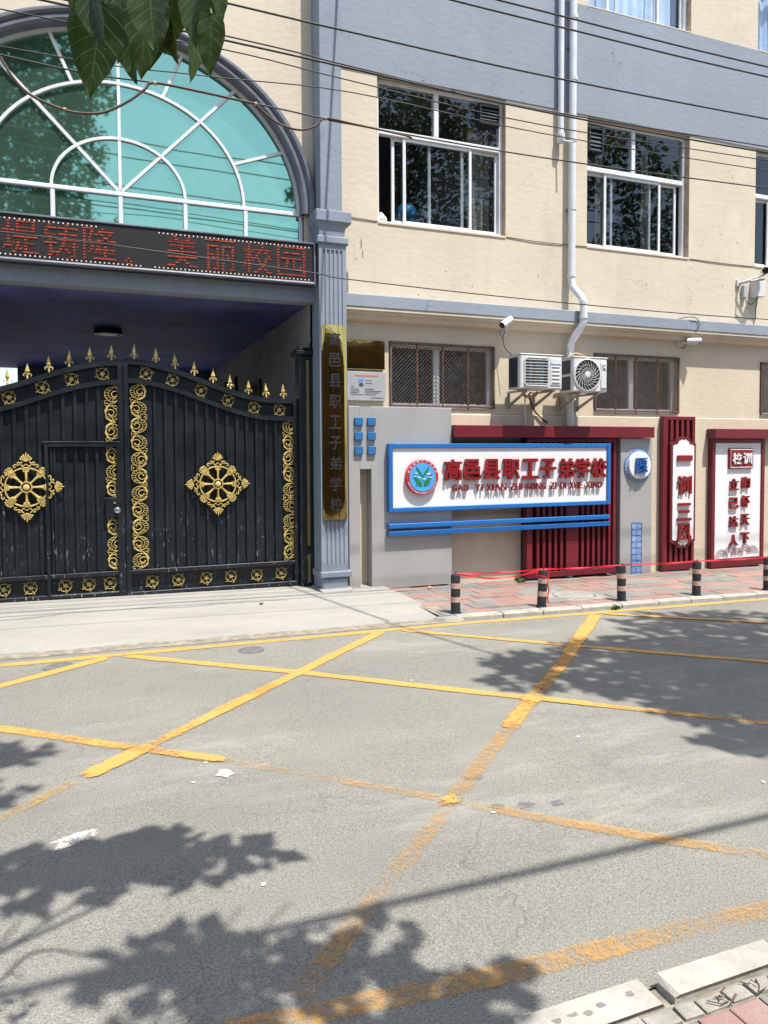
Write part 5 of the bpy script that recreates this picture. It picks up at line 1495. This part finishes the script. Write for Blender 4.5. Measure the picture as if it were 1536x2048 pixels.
# ------------------------------------------------------------------ litter and weeds
def litter(name, x, y, z_, s_, a, mat, label, cat, grp):
    q = random.Random(int(x * 100)); mb = MB()
    P = [(-1, 0), (-.4, .5), (.3, .45), (1, .05), (.35, -.4), (-.4, -.45)]
    V = [(x + s_ * (px * math.cos(a) - py * math.sin(a)), y + s_ * (px * math.sin(a) + py * math.cos(a)), z_ + .004 + s_ * q.uniform(0, .5)) for px, py in P]
    mb.add(V + [(x, y, z_ + .006)], [(i, (i + 1) % 6, 6) for i in range(6)])
    o = part(name, mb, mat); tag(o, label, cat, grp)
litter('fallen_leaf', 5.9, -2.28, road_z(5.9, -2.28), .05, .3, 'dry_leaf', 'dry curled leaf on the road beside the yellow line under the kerb', 'leaf', 'fallen leaves')
litter('fallen_leaf', 4.05, -.33, walk_z(4.05), .05, 1.0, 'dry_leaf', 'yellow dry leaf on the pavement at the foot of the grey panel', 'leaf', 'fallen leaves')
litter('fallen_leaf', 1.75, -.75, drive_z(1.75, -.75), .04, 2.0, 'cable_brown', 'dark curled leaf lying on the driveway concrete', 'leaf', 'fallen leaves')
litter('fallen_leaf', 3.62, -2.75, road_z(3.62, -2.75), .035, 2.0, 'dry_leaf', 'small dry leaf on the road below the first bollard', 'leaf', 'fallen leaves')
def weed(x, y, z_, s_, n, label, seed):
    q = random.Random(seed); mb = MB()
    for k in range(n):
        a = q.uniform(0, 2 * PI); ln = s_ * q.uniform(.5, 1.1); h = s_ * q.uniform(.2, .8); wd = s_ * .12
        d = Vector((math.cos(a), math.sin(a), 0)); s2 = Vector((-d.y, d.x, 0)) * wd; b = Vector((x, y, z_))
        mid = b + d * ln * .5 + Vector((0, 0, h)); tip = b + d * ln + Vector((0, 0, h * .6))
        mb.add([b, mid + s2, tip, mid - s2], [(0, 1, 2), (0, 2, 3)])
    tag(part('weed', mb, 'weed'), label, 'weed', 'weeds on the pavement')
weed(5.63, -2.03, road_z(5.6, -2.03), .085, 18, 'green weed growing at the kerb beside the third bollard', 1)
weed(5.42, -.32, walk_z(5.4), .09, 16, 'green weed at the foot of the red slatted screen', 2)
mb = MB()
for k in range(7):
    q = random.Random(40 + k); x0, y0 = 1.80 + k * .055, -7.205 - q.uniform(0, .06)
    P = [Vector((x0, y0, .04))]
    for i in range(4): P.append(P[-1] + Vector((q.uniform(-.03, .04), q.uniform(-.03, .02), q.uniform(-.003, .01))))
    mb.tube(P, .0022, 4)
o = part('twig_litter', mb, 'cable_brown'); tag(o, 'tangle of thin dry twigs lying on the small stones along the near kerb', 'twigs'); o['kind'] = 'stuff'

# ------------------------------------------------------------------ the row of shops behind the camera, mirrored in brass and glass
t = NT('old_brick').set(.9, 0, .2)
bk_ = t.n.new('ShaderNodeTexBrick'); bk_.inputs['Scale'].default_value = 2.2; bk_.inputs['Color1'].default_value = (.13, .065, .045, 1); bk_.inputs['Color2'].default_value = (.17, .09, .06, 1); bk_.inputs['Mortar'].default_value = (.2, .17, .14, 1)
mpv = t.n.new('ShaderNodeMapping'); mpv.inputs['Rotation'].default_value = (PI / 2, 0, 0); t.l.new(t.pos, mpv.inputs['Vector']); t.l.new(mpv.outputs[0], bk_.inputs['Vector']); t.l.new(bk_.outputs['Color'], t.p.inputs['Base Color'])
MATS['old_brick'] = t.m
sh = thing('brick_building', 'low brown brick building across the street mirrored in the brass plates', 'building', (3, -14, 0))
part('wall', MB().box(-14, 22, -20, -13.5, -.2, 5.2), 'old_brick', sh)
part('roof', MB().bbox(-14.3, 22.3, -13.8, -13.2, 5.2, 5.4), 'mortar', sh)
for k in range(9):
    x = -11 + k * 3.6
    part('window', MB().box(x, x + 1.5, -13.52, -13.44, 1.1, 2.7), 'coil_dark', sh); part('window', MB().box(x, x + 1.5, -13.52, -13.44, 3.4, 4.6), 'coil_dark', sh)

# ------------------------------------------------------------------ street trees behind the camera, on the near pavement
def leaf_cluster(mb, c, rad, n, size, q, shell=.5):
    for _ in range(n):
        while True:
            p = Vector((q.uniform(-1, 1), q.uniform(-1, 1), q.uniform(-1, 1)))
            if shell < p.length <= 1 or (p.length <= 1 and q.random() < .35): break
        pos = Vector(c) + Vector((p.x * rad[0], p.y * rad[1], p.z * rad[2]))
        d = Vector((q.gauss(0, 1), q.gauss(0, 1), q.gauss(-.35, .6))).normalized(); up = Vector((q.gauss(0, .5), q.gauss(0, .5), 1)).normalized()
        sd_ = d.cross(up)
        if sd_.length < .1: continue
        sd_.normalize(); nn = sd_.cross(d); s_ = size * q.uniform(.6, 1.25)
        a = pos; b = pos + d * s_ * .4 + sd_ * s_ * .42 + nn * s_ * .10; c_ = pos + d * s_ * 1.05; e = pos + d * s_ * .4 - sd_ * s_ * .42 + nn * s_ * .10
        o = len(mb.v); mb.v += [tuple(a), tuple(b), tuple(c_), tuple(e)]; mb.f += [(o, o + 1, o + 2), (o, o + 2, o + 3)]
def tree(label, base, h, lobes, seed, limbs, size=.17, den=1., fine=0):
    q = random.Random(seed); tr = thing('street_tree', label, 'tree', base, 'street trees on the near pavement')
    b = Vector(base); mb = MB()
    P = [b + Vector((.06 * math.sin(i * 1.3), .05 * math.cos(i * 1.7), h * i / 6)) for i in range(7)]
    mb.tube(P, [.17, .14, .125, .115, .10, .085, .06], 10)
    for (s_, e) in limbs:
        a = P[s_]; e = Vector(e); mid = a.lerp(e, .5) + Vector((0, 0, .25))
        mb.tube(smooth_path([a, mid, e], 4), [.034 - .024 * i / 8 for i in range(9)], 7)
        for k in range(3):
            e2 = e + Vector((q.uniform(-.9, .9), q.uniform(-.9, .9), q.uniform(-.2, .9))); mb.tube([mid.lerp(e, .7), e2.lerp(e, .4)], [.011, .005], 5)
    smooth_angle(part('trunk', mb, 'bark', tr), 60)
    mb = MB()
    for i_, (c_, rad, n) in enumerate(lobes):
        f_ = fine <= i_
        leaf_cluster(mb, c_, rad, int(n * (3.6 if f_ else 1.12)), size * (.75 if f_ else .88), q)
    me = bpy.data.meshes.new('crown'); o_ = wloc(tr)
    me.from_pydata([(a - o_.x, b_ - o_.y, c_ - o_.z) for a, b_, c_ in mb.v], [], mb.f)
    put('crown', me, 'leaf_green', tr)
    return tr
# shadow of a point at height h falls at (-.173, +.385) * h
def over(gx, gy, h): return (gx + .173 * h, gy - .385 * h, h)
lobA = [(over(.05, -5.58, 4.4), (.42, .22, .22), 120), (over(.50, -5.76, 4.4), (.22, .12, .12), 46), (over(-.38, -5.58, 4.5), (.3, .24, .3), 60),
        (over(.22, -6.36, 4.5), (.30, .15, .2), 56), (over(.72, -6.52, 4.4), (.36, .17, .2), 70), (over(.98, -6.95, 4.4), (.40, .22, .2), 70), (over(.2, -6.82, 4.6), (.6, .26, .3), 90),
        (over(-.48, -4.22, 6.2), (.22, .16, .2), 40), (over(-.62, -4.7, 6.2), (.3, .25, .2), 50),
        ((-2.6, -8.6, 6.2), (1.3, 1.0, .9), 700), ((-1.5, -8.2, 7.6), (1.3, 1.2, 1.1), 1000), ((-3.2, -8.8, 8.2), (1.4, 1.3, 1.2), 900), ((-1.1, -8.3, 9.4), (1.3, 1.2, 1.1), 1000),
        ((-2.4, -8.7, 10.6), (1.6, 1.3, 1.2), 1000), ((-.5, -8.6, 11.4), (1.0, 1.0, 1.0), 500), ((-3.8, -8.4, 10.4), (1.2, 1.2, 1.2), 320), ((-1.5, -8.4, 12.4), (1.3, 1.2, 1.0), 380), ((-.2, -8.5, 8.3), (.7, .8, .9), 240), ((.1, -8.5, 9.9), (.6, .8, .6), 160), ((-.6, -8.3, 7.0), (.9, .7, .5), 200)]
treeA = tree('leafy street tree at the near left whose large leaves hang into the picture top', (-2.0, -8.5, .04), 9.0, lobA, 1,
     [(2, over(.02, -5.9, 4.2)), (3, (-3.2, -8.8, 7.6)), (4, (-1.1, -8.2, 8.8)), (5, (-2.4, -8.7, 10.3)), (5, (-.6, -8.6, 11.0)), (2, over(.5, -6.7, 4.2))], fine=9)
lobB = [(over(3.5, -3.55, 7.6), (.45, .26, .35), 110), (over(3.2, -4.0, 7.4), (.42, .28, .3), 110), (over(4.5, -3.6, 8.2), (.8, .45, .7), 360), (over(4.1, -4.4, 7.2), (.75, .5, .6), 380),
        (over(5.3, -4.2, 8.0), (1.0, .8, .9), 520), (over(4.3, -5.1, 6.6), (.75, .42, .5), 330), (over(5.3, -5.4, 6.8), (.9, .7, .7), 420), (over(3.85, -5.6, 6.2), (.40, .22, .3), 130), (over(6.4, -3.2, 8.6), (1.0, .7, .9), 420),
        (over(5.8, -3.0, 9.6), (.8, .6, .7), 260), ((6.9, -8.6, 9.2), (1.3, 1.2, 1.2), 420), ((8.2, -8.6, 8.2), (1.2, 1.0, 1.2), 360), ((7.6, -8.8, 10.6), (1.3, 1.1, 1.1), 380)]
tree('dense street tree beyond the picture right shading the road below the bollards', (6.6, -8.1, .04), 8.6, lobB, 2,
     [(3, over(4.3, -4.4, 7.0)), (4, over(4.5, -3.7, 7.9)), (4, over(5.3, -4.3, 7.7)), (5, (8.2, -8.6, 8.2)), (5, (7.6, -8.8, 10.2)), (3, over(5.2, -5.4, 6.5))], .18, fine=10)
lobC = [((10.3, -9.0, 7.5), (1.2, 1.1, 1.2), 330), ((11.6, -9.2, 9.0), (1.5, 1.2, 1.4), 420), ((10.2, -9.0, 10.4), (1.4, 1.2, 1.2), 380), ((12.6, -9.4, 7.6), (1.2, 1.0, 1.0), 260), ((11.4, -9.0, 11.6), (1.4, 1.2, 1.0), 300)]
tree('street tree down the road mirrored in the second upper window', (11.2, -9.0, .04), 9.0, lobC, 3, [(3, (10.3, -9, 7.4)), (4, (11.8, -9.2, 9)), (5, (10.2, -9, 10.2)), (3, (12.6, -9.4, 7.4))], .19)
lobD = [((15.3, -9.0, 7.5), (1.5, 1.1, 1.4), 380), ((16.9, -9.2, 9.2), (1.7, 1.2, 1.5), 420), ((14.7, -9.0, 10.2), (1.5, 1.2, 1.3), 400)]
tree('street tree farthest along the near pavement mirrored in the last window', (15.8, -9.0, .04), 9.0, lobD, 4, [(3, (15.3, -9, 7.4)), (4, (16.8, -9.2, 9)), (5, (14.7, -9, 10))], .2)
# the large leaves that hang into view
def big_leaf(base, d, nrm, s_, fold, droop, wdf=.78):
    d = Vector(d).normalized(); nrm = Vector(nrm); sd_ = d.cross(nrm).normalized(); nrm = sd_.cross(d).normalized()
    mb = MB(); m_ = 11; prof = [.0, .34, .47, .50, .485, .44, .375, .295, .21, .115, .0]
    rows_ = []
    for i in range(m_):
        q = i / (m_ - 1); wd = prof[i] * wdf * s_
        c_ = Vector(base) + d * (q * s_) - nrm * droop * s_ * q * q
        rowv = []
        for k in (-1, -.5, 0, .5, 1):
            back = d * (-.10 * s_ * abs(k) * (1 if i == 1 else .35 if i == 2 else 0))
            wav = nrm * (.018 * s_ * math.sin(i * 1.9 + k * 2) * abs(k))
            rowv.append(c_ + sd_ * wd * k + nrm * fold * wd * abs(k) + back + wav)
        rows_.append(rowv)
    for rv_ in rows_: mb.v += [tuple(v) for v in rv_]
    for i in range(m_ - 1):
        for k in range(4): mb.f.append((i * 5 + k, i * 5 + k + 1, (i + 1) * 5 + k + 1, (i + 1) * 5 + k))
    return mb
cr = ri; ud = -do
def view(px, py, dist): return Vector((0, -9, 1.8)) + (fw + cr * ((px - 768) / 1480) + do * ((py - 965.4) / 1480)) * dist
def hang_leaf(p0, p1, dist, dd, face, fold=.25, wdf=.78):
    a = view(*p0, dist); b = view(*p1, dist + dd); n_ = (-fw + cr * face[0] + ud * face[1]).normalized()
    o = part('leaf', big_leaf(a, b - a, n_, (b - a).length, fold, .06, wdf), 'leaf_near', treeA); smooth_angle(o, 70)
    lay = o.data.uv_layers.new(name='UVMap')
    for lp_ in o.data.loops: lay.data[lp_.index].uv = ((lp_.vertex_index % 5 - 2) / 2, (lp_.vertex_index // 5) / 10)
for args in (((205, 5), (176, 192), 1.50, .02, (.2, .2), .2, .62), ((250, -30), (262, 160), 1.55, -.04, (-.5, .1), .35, .5), ((295, -40), (283, 158), 1.48, .03, (.5, .2), .3, .5),
             ((300, -25), (305, 98), 1.42, .0, (-.3, .5), .3, .75), ((350, -35), (330, 110), 1.5, .05, (.5, .2), .2, .55), ((395, -40), (384, 90), 1.46, -.03, (-.9, .2), .4, .5), ((423, 28), (418, 152), 1.44, .02, (.1, .3), .25, .52),
             ((392, 62), (384, 165), 1.5, .0, (1.3, .1), .3, .38), ((432, -45), (443, 55), 1.5, .02, (.9, .2), .3, .45), ((160, -40), (158, 60), 1.52, .02, (.5, .3), .3, .55), ((330, -60), (345, 40), 1.56, .03, (.2, .6), .3, .8), ((240, -60), (222, 70), 1.58, .04, (.1, .6), .3, .8), ((275, -60), (255, 60), 1.62, .03, (-.2, .2), .2, .9), ((370, -60), (362, 35), 1.6, .03, (-.2, .2), .2, .9),
             ((178, -30), (205, 95), 1.47, -.02, (-.7, .4), .4, .5), ((272, 10), (236, 128), 1.53, .04, (.7, -.2), .3, .5), ((330, 20), (352, 128), 1.53, .02, (-.6, -.1), .35, .45), ((408, -20), (430, 80), 1.55, .0, (-.4, .5), .3, .6), ((318, 30), (297, 140), 1.56, .02, (.2, -.4), .25, .55)):
    hang_leaf(*args)
for a, b in (((205, 5), (250, -130)), ((250, -30), (270, -130)), ((295, -40), (290, -130)), ((423, 28), (400, -90)), ((392, 62), (398, -40)), ((350, -35), (320, -130))):
    part('stalk', MB().tube([view(*a, 1.5), view((a[0] + b[0]) / 2, (a[1] + b[1]) / 2 - 8, 1.52), view(*b, 1.54)], .0028, 5), 'weed', treeA)
part('twig', MB().tube(smooth_path([view(255, -120, 1.55), view(340, -150, 1.55), view(560, -420, 1.6), over(.5, -6.7, 4.2)], 4), .008, 6), 'bark', treeA)
